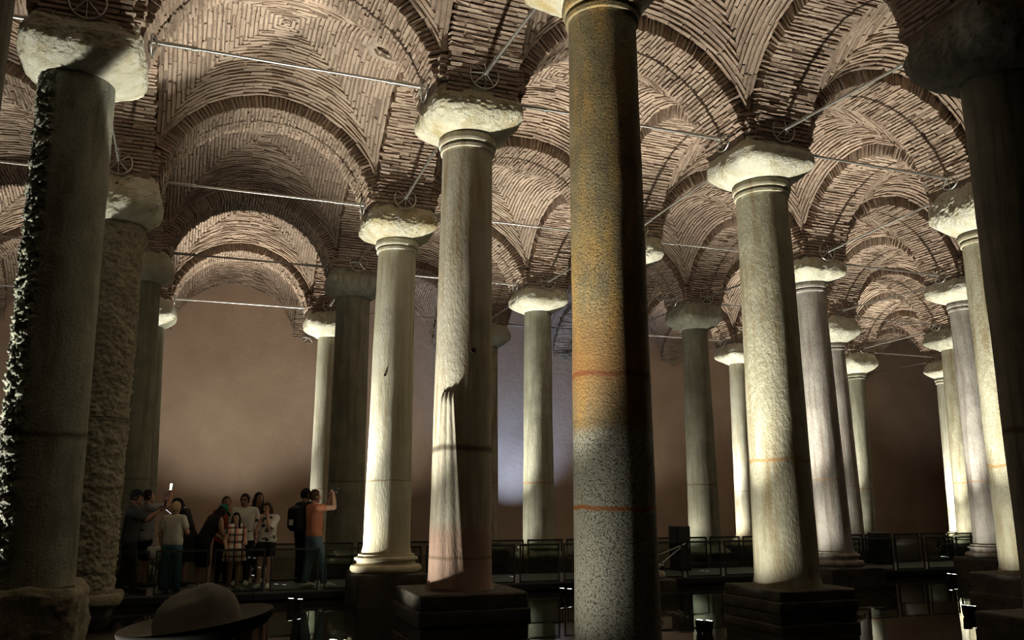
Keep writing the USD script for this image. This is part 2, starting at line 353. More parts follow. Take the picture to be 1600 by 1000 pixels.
arch_seen = []
for j in range(-2, 5):                       # transverse, across each row of columns
    for i in range(-1, 7):
        p0, p1 = X[i]+PIER, X[i+1]-PIER
        pts = np.array([[x, Y[j], z] for x in (p0, (p0+p1)/2, p1) for z in (7.1, 8.0, 8.7)])
        if j >= 0 and not in_frame(pts, 80) or j < 0 and i > 2: continue
        d = near_share([(p0+p1)/2, Y[j], 8.])
        plain_only = j < 0
        make_arch(p0, p1, 'x', Y[j], CAP_TOP(j), CAP_TOP(j), f'brick arch from the {SN[i, j]} to the {SN[i+1, j]}' if (i, j) in SN and (i+1, j) in SN else f'brick arch overhead behind the camera, number {i+2} of row {j+3}', 300 if d < 20 else 0, plain_only)
for i in range(-1, 8):                      # lengthwise
    for j in range(-2, 5):
        p0, p1 = Y[j]+PIER, (Y[j+1]-PIER if j < 4 else WALL_Y+.03)
        pts = np.array([[X[i], y, z] for y in (p0, (p0+p1)/2, p1) for z in (7.1, 8.0, 8.7)])
        if j >= 0 and ((i, j) not in SN or not in_frame(pts, 80)) or j < 0 and i > 3: continue
        d = near_share([X[i], (p0+p1)/2, 8.])
        to = SN.get((i, j+1)) if j < 4 else 'back wall'
        make_arch(p0, p1, 'y', X[i], CAP_TOP(j), CAP_TOP(j+1), f'brick arch running back from the {SN[i, j]} to the {to}' if (i, j) in SN and to else f'lengthwise brick arch behind the camera, number {i+2} of row {j+3}', 300 if d < 20 else 0, j < 0)

# ---------------------------------------------------------------- vaults
KA, HA, DOME = 1.06, 2.03, .47
def Az(u): return ZS + HA*np.sqrt(np.maximum(1-(u/KA)**2, 1e-4))
def vault_z(u, v): return np.where(np.abs(u) < np.abs(v), Az(u)+DOME*(1-v*v), Az(v)+DOME*(1-u*u))

def make_vault(x0, x1, y0, y1, label, n_parts, plain_only=False):
    xc, yc, hx, hy = (x0+x1)/2, (y0+y1)/2, (x1-x0)/2, (y1-y0)/2
    th = Thing('brick_vault', label, 'vault', loc=(xc, yc, 8.9), kind='structure')
    g = np.linspace(-1.02, 1.02, 61)
    uu, vv = np.meshgrid(g, g)
    up = vault_z(np.clip(uu, -1, 1), np.clip(vv, -1, 1)) + .022
    P = np.stack([xc+uu*hx, yc+vv*hy, up], -1)
    top = P.copy(); top[..., 2] += .25
    lower = grid_mesh(P); hi = grid_mesh(top[:, ::-1])
    hole = HOLE if x0 < HOLE[0] < x1 and y0 < HOLE[1] < y1 else None
    if hole:
        v, f = lower; cc = v[f].mean(1); lower = (v, f[np.hypot(cc[:, 0]-hole[0], cc[:, 1]-hole[1]) > hole[2]*.8])
    part(th, 'mortar_bed', cat_(lower, hi), 'brick_rose' if plain_only else 'mortar', smooth=40)
    if plain_only: return
    if hole:
        an = np.arange(40)*2*np.pi/40; rows = []
        for k, dz in ((1.9, .02), (1.75, -.035), (1.3, -.05), (1.02, -.045), (.97, .03), (.8, .24), (.3, .32)):
            rr = hole[2]*k*(1+.12*np.sin(3*an+1)+.07*np.sin(7*an))
            X_, Y_ = hole[0]+rr*np.cos(an), hole[1]+rr*np.sin(an)
            rows.append(np.stack([X_, Y_, vault_z((X_-xc)/hx, (Y_-yc)/hy)+dz], -1))
        part(th, 'vent_hole', grid_mesh(np.array(rows), closed_u=True), 'mortar_pale', smooth=50, label='rough dark hole in a plaster patch')
    C_, L_, T_, D_, H_ = [], [], [], [], []
    for web in range(4):                    # 0,1: courses run along x;  2,3: along y
        ha, hb = (hx, hy) if web < 2 else (hy, hx)
        sg = 1 if web % 2 == 0 else -1
        n = int(hb/.070)
        for k in range(n):
            v = 1 - (k+.5)/n
            us = np.linspace(-v, v, 200)
            s = np.r_[0, np.cumsum(np.hypot(np.diff(us)*ha, np.diff(Az(us))))]
            tot = s[-1]
            e = -rng.uniform(0, .3)
            while e < tot:
                l = rng.uniform(.30, .46); a0, a1 = max(e, 0), min(e+l, tot); e += l
                if a1-a0 < .05 or rng.random() < .012: continue
                u = np.interp((a0+a1)/2, s, us)
                dA = (Az(u+1e-3)-Az(u-1e-3))/2e-3
                t = np.array([ha, 0, dA]); t /= np.linalg.norm(t)
                tb = np.array([0, hb*sg, -2*DOME*v]); tb /= np.linalg.norm(tb)
                nn = np.cross(t, tb); nn *= np.sign(-nn[2])/np.linalg.norm(nn)
                tb = np.cross(nn, t)
                c = np.array([u*ha, v*hb*sg, Az(u)+DOME*(1-v*v)]) + nn*(rng.uniform(-.008, .012)-.035)
                if web >= 2:
                    c, t, tb, nn = (q[[1, 0, 2]] for q in (c, t, tb, nn))
                C_.append(c + [xc, yc, 0]); L_.append(t); T_.append(tb); D_.append(nn)
                H_.append([(a1-a0)/2-.003, .0225+rng.normal(0, .0035), .05])
    C_ = np.array(C_); keep = np.ones(len(C_), bool) if not hole else np.hypot(C_[:, 0]-hole[0], C_[:, 1]-hole[1]) > hole[2]*1.25
    V = bricks(*map(lambda q: np.array(q, float)[keep], (C_, L_, T_, D_, H_)), jit=.008)
    add_bricks(th, V, 'brick_rose', n_parts)
HOLE = (3.95, 6.2, .17)

for j in range(-2, 5):
    for i in range(-1, 7):
        x0, x1 = X[i]+HW, X[i+1]-HW
        y0, y1 = Y[j]+HW, (Y[j+1]-HW if j < 4 else WALL_Y)
        pts = np.array([[x, y, z] for x in (x0, (x0+x1)/2, x1) for y in (y0, (y0+y1)/2, y1) for z in (7.6, 9.4)])
        if j >= 0 and not in_frame(pts, 40) or j < 0 and i > 2: continue
        d = near_share([(x0+x1)/2, (y0+y1)/2, 9.])
        a, b_ = SN.get((i, j), 'left side'), (SN.get((i+1, j+1), 'right side') if j < 4 else 'back wall')
        make_vault(x0, x1, y0, y1, f'brick vault bay between the {a} and the {b_}' if j >= 0 else f'brick vault overhead behind the camera, number {i+2} of row {j+3}', 300 if d < 19 else 0, j < 0)

# ---------------------------------------------------------------- columns
# (dx top, r top, dx bottom, r bottom, z shaft top, z shaft bottom, material, capital material, base kind, plinth half, detail)
COL = {
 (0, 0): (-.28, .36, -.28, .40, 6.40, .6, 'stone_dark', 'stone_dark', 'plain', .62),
 (0, 1): (-.10, .406, .02, .420, 6.61, .84, 'stone_crust', 'stone_capital', 'rough', .66),
 (0, 2): (.03, .405, .035, .455, 6.30, .32, 'stone_lumpy', 'stone_capital', 'slab', .56),
 (0, 3): (.18, .33, .36, .34, 6.50, .6, 'stone_olive', 'stone_capital', 'torus', .6),
 (0, 4): (.14, .32, .36, .33, 6.39, .6, 'stone_olive', 'stone_capital', 'torus', .6),
 (1, 0): (0, .311, .007, .350, 6.28, .22, 'stone_granite', 'stone_capital_gold', 'plain', .55),
 (1, 1): (-.02, .345, -.057, .401, 6.66, .66, 'stone_marble', 'stone_capital_gold', 'plain', .68),
 (1, 2): (.02, .353, -.008, .420, 6.54, .84, 'stone_marble_white', 'stone_capital_gold', 'torus', .60),
 (1, 3): (.02, .40, .035, .424, 6.55, .66, 'stone_olive', 'stone_green', 'torus', .62),
 (1, 4): (.10, .318, .11, .345, 6.41, .62, 'stone_marble_white', 'stone_capital', 'torus', .55),
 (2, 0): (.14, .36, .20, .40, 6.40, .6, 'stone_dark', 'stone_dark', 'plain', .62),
 (2, 1): (.02, .394, .015, .463, 6.66, .54, 'stone_cream', 'stone_capital', 'plain', .66),
 (2, 2): (0, .35, 0, .40, 6.50, .6, 'stone_cream', 'stone_capital', 'torus', .6),
 (2, 3): (-.03, .352, -.043, .40, 6.58, .72, 'stone_green', 'stone_capital', 'torus', .62),
 (2, 4): (.1, .32, .1, .36, 6.45, .65, 'stone_cream', 'stone_capital', 'torus', .55),
 (3, 1): (-.03, .34, .03, .40, 6.40, .58, 'stone_cream', 'stone_capital', 'plain', .62),
 (3, 2): (-.016, .337, .12, .38, 6.60, .70, 'stone_lilac', 'stone_capital', 'torus', .68),
 (3, 3): (-.01, .351, 0, .427, 6.46, .65, 'stone_olive', 'stone_green', 'batter', .62),
 (3, 4): (0, .33, 0, .36, 6.4, .65, 'stone_cream', 'stone_capital', 'torus', .6),
 (4, 2): (0, .315, 0, .37, 6.56, .77, 'stone_lilac', 'stone_capital', 'torus', .6),
 (4, 3): (.18, .28, .33, .29, 6.39, .69, 'stone_lilac', 'stone_capital', 'torus', .55),
 (4, 4): (-.08, .30, -.16, .31, 6.45, .61, 'stone_marble_white', 'stone_capital', 'torus', .55),
 (5, 2): (0, .33, 0, .36, 6.4, .65, 'stone_cream', 'stone_capital', 'torus', .6),
 (5, 3): (-.05, .33, -.22, .34, 6.50, .8, 'stone_cream', 'stone_green', 'torus', .6),
 (5, 4): (.15, .30, -.02, .31, 6.38, .6, 'stone_green', 'stone_capital', 'torus', .55),
 (6, 3): (0, .33, 0, .36, 6.4, .65, 'stone_cream', 'stone_capital', 'torus', .6),
 (6, 4): (-.25, .33, -.40, .34, 6.45, .65, 'stone_marble_white', 'stone_capital', 'torus', .6),
 (-1, 1): (0, .36, 0, .40, 6.45, .6, 'stone_green', 'stone_capital', 'torus', .62),
 (-1, 2): (0, .36, 0, .40, 6.45, .6, 'stone_cream', 'stone_capital', 'torus', .62),
 (-1, 3): (0, .36, 0, .40, 6.45, .6, 'stone_lilac', 'stone_capital', 'torus', .62),
 (-1, 4): (0, .36, 0, .40, 6.45, .6, 'stone_cream', 'stone_capital', 'torus', .62),
}
COL.update({(0, -1): (0, .36, 0, .40, 6.45, .6, 'stone_green', 'stone_capital', 'plain', .62), (1, -1): (0, .36, 0, .40, 6.45, .6, 'stone_cream', 'stone_capital', 'plain', .62)})
COL_LABEL = {
 (0, -1): 'column in the water out of frame to the left of the child in the hat', (1, -1): 'column in the water out of frame to the right of the child in the hat',
 (0, 0): 'black shadowed column at the upper left corner beside the crusty one',
 (0, 1): 'dark crusty column at the left with sparkling pitted left edge and crescent-lit capital',
 (0, 2): 'lumpy brown column in two drums with a dark joint behind the crusty left one',
 (0, 3): 'dull smooth column half hidden right behind the lumpy jointed one',
 (0, 4): 'hindmost dull column on the left, above the people, small capital lit white',
 (1, 0): 'speckled granite column with rusty upper half, nearest to the middle of the hall',
 (1, 1): 'pinkish column with an inlaid fluted strip low on its lit side',
 (1, 2): 'white-lit column standing on moulded ring base and square plinth',
 (1, 3): 'unlit dark olive column behind the white-lit ring-based one',
 (1, 4): 'slim lit column with white capital behind the man in orange',
 (2, 0): 'black unlit column filling the upper right corner',
 (2, 1): 'mottled cream column with double neck ring right of the rusty granite one',
 (2, 2): 'column almost hidden behind the rusty granite one, grey capital edge showing',
 (2, 3): 'grey-green column with pale tumbled stones at its base behind the railing',
 (2, 4): 'small column whose yellowish capital peeps out right of the fluted-strip column',
 (3, 1): 'tall pale fluted-looking column just left of the black unlit one',
 (3, 2): 'half-dark column with rough lit capital right of the mottled cream one',
 (3, 3): 'dull grey column on a battered base with dark capital, left of the cream one',
 (4, 2): 'lilac-grey column left of the tall pale one, black on its right side',
 (4, 3): 'brown-streaked column just right of the half-dark one, right side shadowed',
 (4, 4): 'far column with banded cream capital and bright yellow foot, touching the cream one',
 (5, 3): 'far column with dark capital directly left of the lilac-grey one',
 (5, 4): 'thinnest far column beside the brown-streaked one, capital lit only below',
 (6, 4): 'last far column on the right with bright orange-stained foot',
}
def shaft_mesh(i, j, p):
    dxt, rt, dxb, rb, zt, zb, m, cm, kind, pl = p
    fine = (i, j) in ((0, 1), (0, 2))
    n = 240 if fine else (96 if (i, j) in ((1, 0), (1, 1), (2, 1)) else 56)
    H = zt-zb
    rows = list(np.linspace(0, 1, 420 if fine else 46))
    ring = (i, j) in ((1, 1), (2, 1), (1, 0), (3, 1), (4, 3), (1, 2), (4, 2), (3, 2), (6, 4), (5, 4))
    prof = []
    for t in rows:
        r = rb + (rt-rb)*(t**.85)
        if t < .015 and m not in ('stone_crust', 'stone_lumpy', 'stone_granite'): r += .025
        prof.append((zb+t*H, r))
    if ring:
        prof = [q for q in prof if q[0] < zt-.26] + [(zt-.26, rt), (zt-.22, rt+.005), (zt-.215, rt+.03), (zt-.175, rt+.035), (zt-.165, rt+.012), (zt-.135, rt+.012), (zt-.125, rt+.05), (zt-.10, rt+.062), (zt-.06, rt+.062), (zt-.03, rt+.05), (zt, rt+.045)]
    if m == 'stone_lumpy':
        zj = 3.02
        prof = sorted(prof + [(zj-.02, rb-.004), (zj, rb-.035), (zj+.015, rb-.03), (zj+.03, rb-.012)])
    prof = np.array(prof)
    th = np.arange(n)*2*np.pi/n
    z = prof[:, 0]; t = (z-zb)/H
    ax = X[i] + dxb+(dxt-dxb)*t
    d = np.stack([np.cos(th), np.sin(th)], -1)
    P = np.stack([ax[:, None]+prof[:, 1:2]*d[None, :, 0], Y[j]+prof[:, 1:2]*d[None, :, 1], np.broadcast_to(z[:, None], (len(z), n))], -1)
    amp = {'stone_crust': .0, 'stone_lumpy': .015}.get(m, .004)
    nz = fbm(P.reshape(-1, 3)*np.array([1, 1, .4]), 3.0, seed=i*7+j).reshape(len(z), n)
    disp = amp*nz
    if m == 'stone_crust':
        a = fbm(P.reshape(-1, 3), 14., seed=3).reshape(len(z), n); b = fbm(P.reshape(-1, 3), 34., seed=5).reshape(len(z), n)
        # the crust sits on the far left flank only; the front is dressed smooth
        k = np.clip((np.cos(th-math.radians(165))-.05)/.25, 0.06, 1)
        disp = disp + k[None]*(.028*a+.020*b)
    if m == 'stone_lumpy':
        b = fbm(P.reshape(-1, 3), 9., seed=5).reshape(len(z), n); c = fbm(P.reshape(-1, 3), 22., seed=8).reshape(len(z), n)
        disp = disp + .026*b+.015*c
    P[..., 0] += disp*d[None, :, 0]; P[..., 1] += disp*d[None, :, 1]
    return grid_mesh(P, closed_u=True, caps=True)

def capital_mesh(i, j, p, ztop):
    dxt, rt, zt = p[0], p[1], p[4]
    n, hs = (200, np.linspace(0, 1, 48)) if near_share([X[i], Y[j], 7]) < 19 else (96, np.linspace(0, 1, 24))
    H = ztop-zt; th = (np.arange(n)+.5)*2*np.pi/n
    rows = []
    for h in hs:
        k = np.clip(h/.42, 0, 1)
        s = (rt+.05) + (.665-(rt+.05))*math.sin(k*math.pi/2)**1.05 - .085*max(0, h-.62)/.38 - .012*max(0, h-.42)
        e = 2 + 4.0*min(1, h/.45)**1.3
        c, sn = np.abs(np.cos(th)), np.abs(np.sin(th))
        rr = s/((c**e+sn**e)**(1/e))
        sh = h
        x = X[i]+dxt*(1-sh)
        rows.append(np.stack([x+rr*np.cos(th), Y[j]+rr*np.sin(th), np.full(n, zt+h*H)], -1))
    P = np.array(rows)
    a = fbm(P.reshape(-1, 3), 2.2, seed=i*5+j*3).reshape(P.shape[:2]); b = fbm(P.reshape(-1, 3), 9., seed=i+j*3).reshape(P.shape[:2])
    cen = np.array([X[i], Y[j], 0]); dd = P-cen; dd[..., 2] = 0; dd /= np.linalg.norm(dd, axis=-1, keepdims=True)
    c = fbm(P.reshape(-1, 3)*np.array([1, 1, 1.6]), 24., seed=i+j*5).reshape(P.shape[:2])
    am = (.022, .016, .010) if j < 3 else (.02, .012, .006)
    if (i, j) == (2, 1): am = (.018, .006, .004*np.clip(hs/.8, .2, 1)[:, None])
    P += dd*((am[0]*a+am[1]*b+am[2]*c)*np.clip(hs/.15, 0, 1)[:, None])[..., None]
    return grid_mesh(P, closed_u=True, caps=True)

def lathe(cx, cy, prof, n=56):
    prof = np.array(prof, float); th = np.arange(n)*2*np.pi/n
    P = np.stack([cx+prof[:, 1:2]*np.cos(th), cy+prof[:, 1:2]*np.sin(th), np.broadcast_to(prof[:, :1], (len(prof), n))], -1)
    return grid_mesh(P, closed_u=True, caps=True)

def round_box(x0, x1, y0, y1, z0, z1, r=.03, amp=.01, seed=0, step=.09):
    m = manifold3d.Manifold.hull_points(np.array([[x + sx*0, y, z] for x in (x0, x1) for y in (y0+r, y1-r) for z in (z0+r, z1-r) for sx in (0,)] +
        [[x, y, z] for x in (x0+r, x1-r) for y in (y0, y1) for z in (z0+r, z1-r)] + [[x, y, z] for x in (x0+r, x1-r) for y in (y0+r, y1-r) for z in (z0, z1)], float))
    if amp:
        m = m.refine_to_length(step)
        v, f = arr(m)
        v = v + np.stack([fbm(v, 3., seed+k) for k in range(3)], -1)*amp*.6 + np.stack([fbm(v, 11., seed+k+5) for k in range(3)], -1)*amp*.4
        return v, f
    return m

def make_column(i, j):
    p = COL[i, j]; dxt, rt, dxb, rb, zt, zb, m, cm, kind, pl = p
    ztop = CAP_TOP(j)
    th = Thing('stone_column', COL_LABEL.get((i, j), f'stone column standing in the water, the {SN[i, j]}'), 'column', loc=(X[i], Y[j], -.05), kind='thing')
    part(th, 'shaft', shaft_mesh(i, j, p), m, smooth=True if m in ('stone_crust', 'stone_lumpy') else 35)
    part(th, 'capital', capital_mesh(i, j, p, ztop), cm, smooth=50)
    cx, cy = X[i]+dxb, Y[j]
    bm = 'stone_damp' if kind in ('plain', 'rough') else m
    if kind == 'torus':
        h = max(zb-.30, .25)
        e = (zb-h)
        part(th, 'base', lathe(cx, cy, [(h, rb+.17), (h+.10*e, rb+.20), (h+.24*e, rb+.205), (h+.38*e, rb+.18), (h+.42*e, rb+.12), (h+.46*e, rb+.10), (h+.56*e, rb+.085), (h+.64*e, rb+.10), (h+.66*e, rb+.12), (h+.72*e, rb+.135),
             (h+.82*e, rb+.13), (h+.86*e, rb+.09), (h+.9*e, rb+.075), (zb, rb+.07)]), m if (i, j) != (2, 3) else 'stone_cream', smooth=40)
        part(th, 'plinth', round_box(cx-pl, cx+pl, cy-pl, cy+pl, -.05, h, .03, .012, seed=i+9*j), 'stone_damp', smooth=40)
    elif kind == 'batter':
        part(th, 'base', lathe(cx, cy, [(.42, rb+.24), (.46, rb+.245), (.50, rb+.20), (.60, rb+.05), (zb, rb+.02)]), 'stone_green', smooth=40)
        part(th, 'plinth', cat_(round_box(cx-pl-.08, cx+pl+.08, cy-pl-.08, cy+pl+.08, -.05, .22, .03, .01, seed=4), round_box(cx-pl, cx+pl, cy-pl, cy+pl, .2, .43, .03, .01, seed=5)), 'stone_damp', smooth=40)
    elif kind == 'slab':
        part(th, 'plinth', round_box(cx-pl-.03, cx+pl+.03, cy-pl, cy+pl, .16, zb+.02, .05, .014, seed=2), 'stone_lumpy', smooth=40)
        part(th, 'footing', round_box(cx-pl+.12, cx+pl-.12, cy-pl+.1, cy+pl-.1, -.05, .18, .04, .02, seed=3), 'stone_damp', smooth=40)
    elif kind == 'rough':
        part(th, 'plinth', round_box(cx-.72, cx+.52, cy-.60, cy+.6, -.05, zb+.01, .07, .055, seed=6, step=.05), 'stone_lumpy', smooth=60)
    else:
        n = 4 if (i, j) in ((1, 1), (2, 1)) else 2
        zs = np.linspace(-.05, zb+.005, n+1)
        ms = []
        for k in range(n):
            g = pl + .012*(-1)**k
            ms.append(round_box(cx-g, cx+g, cy-g, cy+g, zs[k]-.01, zs[k+1], .022, .008, seed=k+i*3, step=.1))
        part(th, 'plinth', cat_(*ms), 'stone_damp', smooth=40)
    if (i, j) == (1, 1):       # flat fluted strip let into the lit side
        ang = math.radians(262-360*0)   # faces the camera, left of centre
        c = np.array([cx, cy]); dr = EYE[:2]-c; base_a = math.atan2(dr[1], dr[0])
        def strip(a0, z0, a1, z1, wid0, wid1, out):
            rows = []
            for t in np.linspace(0, 1, 30):
                z = z0+(z1-z0)*t; ac = a0+(a1-a0)*t; w = wid0+(wid1-wid0)*t
                rad = rb+(rt-rb)*((z-zb)/(zt-zb))**.85
                cols = []
                N = 25
                for q in range(N):
                    s = q/(N-1)*2-1
                    fl = .012*abs(math.sin(s*math.pi*1.5))
                    edge = 1 if abs(s) < .97 else 0
                    a = ac + s*w/rad
                    R_ = rad-.03 + (out+.03+fl)*edge
                    cols.append([X[1]+dxb+(dxt-dxb)*(z-zb)/(zt-zb)+R_*math.cos(a), cy+R_*math.sin(a), z])
                rows.append(cols)
            return np.array(rows)
        # angles: image left is clockwise (negative) as seen from above
        Pst = strip(base_a-.42, zb+.03, base_a-.52, 3.08, .24, .085, .03)
        Pst[-1, :, :2] = (Pst[-1, :, :2]-[cx, cy])*.94+[cx, cy]
        part(th, 'fluted_strip', grid_mesh(Pst), 'stone_marble', smooth=30, label='flat fluted marble strip let into the shaft')
    for (hx_, hz, r, on) in HOLES.get((i, j), ()):
        q = np.array([X[i]+hx_, 0, hz])
        y = Y[j]-(.62 if on == 'capital' else math.sqrt(max((rb+(rt-rb)*((hz-zb)/(zt-zb))**.85)**2-(hx_-dxb)**2, 0)))
        part(th, 'dowel_hole', tube([q[0], y-.012, hz], [q[0], y+.05, hz], r, 16), 'black_metal', label='dark round dowel hole')
    return th

HOLES = {(1, 1): ((-.03, 3.62, .03, 'shaft'),), (0, 1): ((-.12, 6.93, .045, 'capital'),), (0, 2): ((.0, 6.82, .06, 'capital'),), (1, 2): ((-.20, 3.95, .02, 'shaft'),)}
for key in COL: make_column(*key)

# ---------------------------------------------------------------- brick piers between capital and arches
def make_pier(i, j, n_parts):
    cx, cy = X[i], Y[j]; z0, z1 = CAP_TOP(j), 7.56+.5*DZ[j]
    th = Thing('brick_pier', f'brick block on the capital of the {SN[i, j]}', 'pier', loc=(cx, cy, z0), kind='structure')
    w = PIER-.035
    part(th, 'mortar_bed', bx(cx-w, cx+w, cy-w, cy+w, z0-.01, z1-.01), 'mortar')
    C_, L_, T_, D_, H_ = [], [], [], [], []
    n = max(3, int((z1-z0)/.066))
    for k in range(n):
        z = z0+(k+.5)*(z1-z0)/n
        for s, (dx, dy) in enumerate(((0, -1), (1, 0), (0, 1), (-1, 0))):
            e = -PIER + (0 if (k+s) % 2 else -.16)
            while e < PIER-.02:
                l = rng.uniform(.28, .36); a0, a1 = max(e, -PIER), min(e+l, PIER); e += l
                if a1-a0 < .06: continue
                c = (a0+a1)/2; pr = rng.uniform(-.012, .02)
                d = np.array([dx, dy, 0.]); t = np.array([-dy, dx, 0.])
                C_.append(np.array([cx, cy, z]) + t*c + d*(PIER-.06+pr)); L_.append(t); T_.append([0, 0, 1]); D_.append(d)
                H_.append([(a1-a0)/2-.005, .022, .055])
    V = bricks(*map(lambda q: np.array(q, float), (C_, L_, T_, D_, H_)))
    add_bricks(th, V, 'brick_rose', n_parts)
for (i, j) in COL:
    if in_frame(np.array([[X[i], Y[j], z] for z in (7., 7.6)]), 60):
        make_pier(i, j, 300 if near_share([X[i], Y[j], 7.2]) < 18 else 0)

# ---------------------------------------------------------------- tie rods with wheel-shaped anchors
def lathe_z(prof, n=12):
    prof = np.array(prof, float); th = np.arange(n)*2*np.pi/n
    P = np.stack([prof[:, 1:2]*np.cos(th), prof[:, 1:2]*np.sin(th), np.broadcast_to(prof[:, :1], (len(prof), n))], -1)
    return grid_mesh(P, closed_u=True, caps=True)
def solid(m):
    v, f = arr(m); return manifold3d.Manifold(manifold3d.Mesh(v.astype(np.float32), f.astype(np.uint32)))
SLEEVE = lathe_z([(.10, .030), (.49, .030), (.50, .036), (.56, .036), (.565, .02)])
def wheel():
    ms = [solid(ring_tube([0, 0, .03], [1, 0, 0], [0, 1, 0], .20, .012, 32, 8))]
    ms += [manifold3d.Manifold.cylinder(.215, .0085, .0085, 6).rotate([0, 90, 0]).rotate([0, 18, 0]).translate([0, 0, .098]).rotate([0, 0, a]) for a in range(0, 360, 45)]
    ms += [manifold3d.Manifold.cylinder(.16, .034, .030, 12)]
    m = manifold3d.Manifold.batch_boolean(ms, manifold3d.OpType.Add)
    return arr(m)
WHEEL = wheel()
def make_rod(P0, P1, label):
    P0, P1 = np.array(P0, float), np.array(P1, float)
    t = (P1-P0)/np.linalg.norm(P1-P0)
    s = np.cross(t, [0, 0, 1.]); s /= np.linalg.norm(s); up = np.cross(s, t)
    th = Thing('tie_rod', label, 'tie rod', loc=P0, kind='thing', group=None)
    part(th, 'bar', tube(P0, P1, .021, 10), 'steel', smooth=40)
    for P, d in ((P0, t), (P1, -t)):
        F = np.stack([s, up, d])            # rows: local x, y, z
        part(th, 'sleeve', (SLEEVE[0] @ F + P, SLEEVE[1]), 'steel', smooth=40)
        part(th, 'anchor_wheel', (WHEEL[0] @ F + P, WHEEL[1]), 'steel', smooth=40)
for j in range(1, 5):
    for i in range(-1, 7):
        P0, P1 = [X[i]+PIER+.03, Y[j], ROD_Z(j)], [X[i+1]-PIER-.03, Y[j], ROD_Z(j)+.02]
        if (i, j) in COL and in_frame(np.array([P0, P1]), 20) and (i+1, j) in SN:
            make_rod(P0, P1, f'steel tie rod from the {SN[i, j]} to the {SN[i+1, j]}')
for i in range(-1, 7):
    for j in range(0, 5):
        P0 = [X[i], Y[j]+PIER+.03, ROD_Z(j)]; P1 = [X[i], Y[j+1]-PIER-.03 if j < 4 else WALL_Y-.015, ROD_Z(j+1)]
        if (i, j) in SN and in_frame(np.array([P0, P1]), 0):
            make_rod(P0, P1, f"steel tie rod running back from the {SN[i, j]} to the {SN[i, j+1] if j < 4 else 'back wall'}")

# ---------------------------------------------------------------- spotlights on posts in the water
def make_spot(x, y, target, power, label, color=None, cone=42.0, z=.16, soft=1.0, low=None, far=None):
    th = Thing('spotlight', label, 'spotlight', loc=(x, y, -.05), kind='thing')
    T = np.array(target, float); P = np.array([x, y, z])
    d = T-P; d /= np.linalg.norm(d)
    s = np.cross(d, [0, 1., .01]); s /= np.linalg.norm(s)
    part(th, 'post', tube([x, y+.02, -.05], [x, y+.02, z-.03], .022, 8), 'black_metal', smooth=40)
    part(th, 'post', tube([x+.09, y+.02, -.05], [x+.09, y+.02, z-.04], .016, 8), 'black_metal', smooth=40)
    part(th, 'crossbar', bx(x-.05, x+.14, y+.0, y+.04, z-.06, z-.03), 'black_metal')
    for k in (0, 1):
        q = P + s*(.075*(2*k-1))
        v, f = lathe_z([(-.17, .03), (-.14, .045), (-.13, .047), (0, .062)], 14)
        yy = np.cross(d, s)
        part(th, 'lamp_head', (v @ np.stack([s, yy, d]) + q, f), 'black_metal', smooth=40)
        part(th, 'lens', tube(q+d*.001, q+d*.006, .04, 14), 'lens', label='glowing lens')
    def lamp(nm, d, power, cone, soft, o):
        xx = np.cross(d, [0, 1., .01]); xx /= np.linalg.norm(xx); zz = -d; yy = np.cross(zz, xx)
        L = UsdLux.SphereLight.Define(stage, th.path+'/'+nm)
        L.CreateRadiusAttr(.045); L.CreateIntensityAttr(power); L.CreateNormalizeAttr(True)
        L.CreateColorAttr(Gf.Vec3f(*(color or LAMP_COLOR)))
        sh = UsdLux.ShapingAPI.Apply(L.GetPrim()); sh.CreateShapingConeAngleAttr(cone); sh.CreateShapingConeSoftnessAttr(soft)
        o = o - th.loc                       # a UsdLux light shines along its -z
        L.AddTransformOp().Set(Gf.Matrix4d(*xx, 0, *yy, 0, *zz, 0, *o, 1))
    lamp('up_lamp', d, power, cone, soft, P+d*.08-s*.075)
    if far is not None:
        e = np.array(far[0], float)-P; e /= np.linalg.norm(e)
        lamp('long_lamp', e, power*far[1], far[2], .15, P+e*.12+np.array([0, 0, .06]))
    if low is not None:
        e = np.array(low[0], float)-P; e /= np.linalg.norm(e)
        lamp('side_lamp', e, power*low[1], low[2], 1.0, P+d*.06+s*.075+np.array([0, 0, .03]))

NO_LAMP = ((0, 0), (2, 0), (1, 3), (0, 3), (3, 4), (2, 4), (1, -1))
UPF = {(3, 3): .12, (0, 4): 1.0, (1, 4): 1.3, (1, 0): .78, (4, 3): .8, (0, -1): .12, (0, 1): .35, (0, 2): .35, (1, 1): .85, (1, 2): .8}
LOWF = {(1, 2): 3.4, (1, 1): 1.1, (2, 1): 1.3, (1, 4): 2.6, (3, 2): 1.7, (4, 4): 2.4, (6, 4): 2.4, (5, 3): 1.6, (1, 0): .6, (3, 3): 1.6, (3, 1): 1.2, (0, 1): 4.5, (0, 2): 4.5, (0, -1): .0}
for (i, j) in COL:
    if (i, j) in NO_LAMP: continue
    dx, dy = -1.55, -.22
    if (i, j) in ((0, 1), (0, 2)): dx, dy = (-1.45, .45) if j == 1 else (-1.45, .5)
    if j < 0: dx, dy = .95, .75
    make_spot(X[i]+dx, Y[j]+dy, (X[i]+(-1.7 if (i, j) == (1, 4) else -.76) if j >= 0 else X[i]+1.2, Y[j], 7.4), LAMP*UPF.get((i, j), 1.0), f'twin spotlight in the water left of the {SN[i, j]}', cone=UP_CONE,
              low=((X[i]-.2, Y[j], 2.1), LOW*LOWF.get((i, j), 1.0)/UPF.get((i, j), 1.0), 43.),
              far=((.8, 5.3, 8.6), .85, 14.5) if (i, j) == (1, 1) else None)

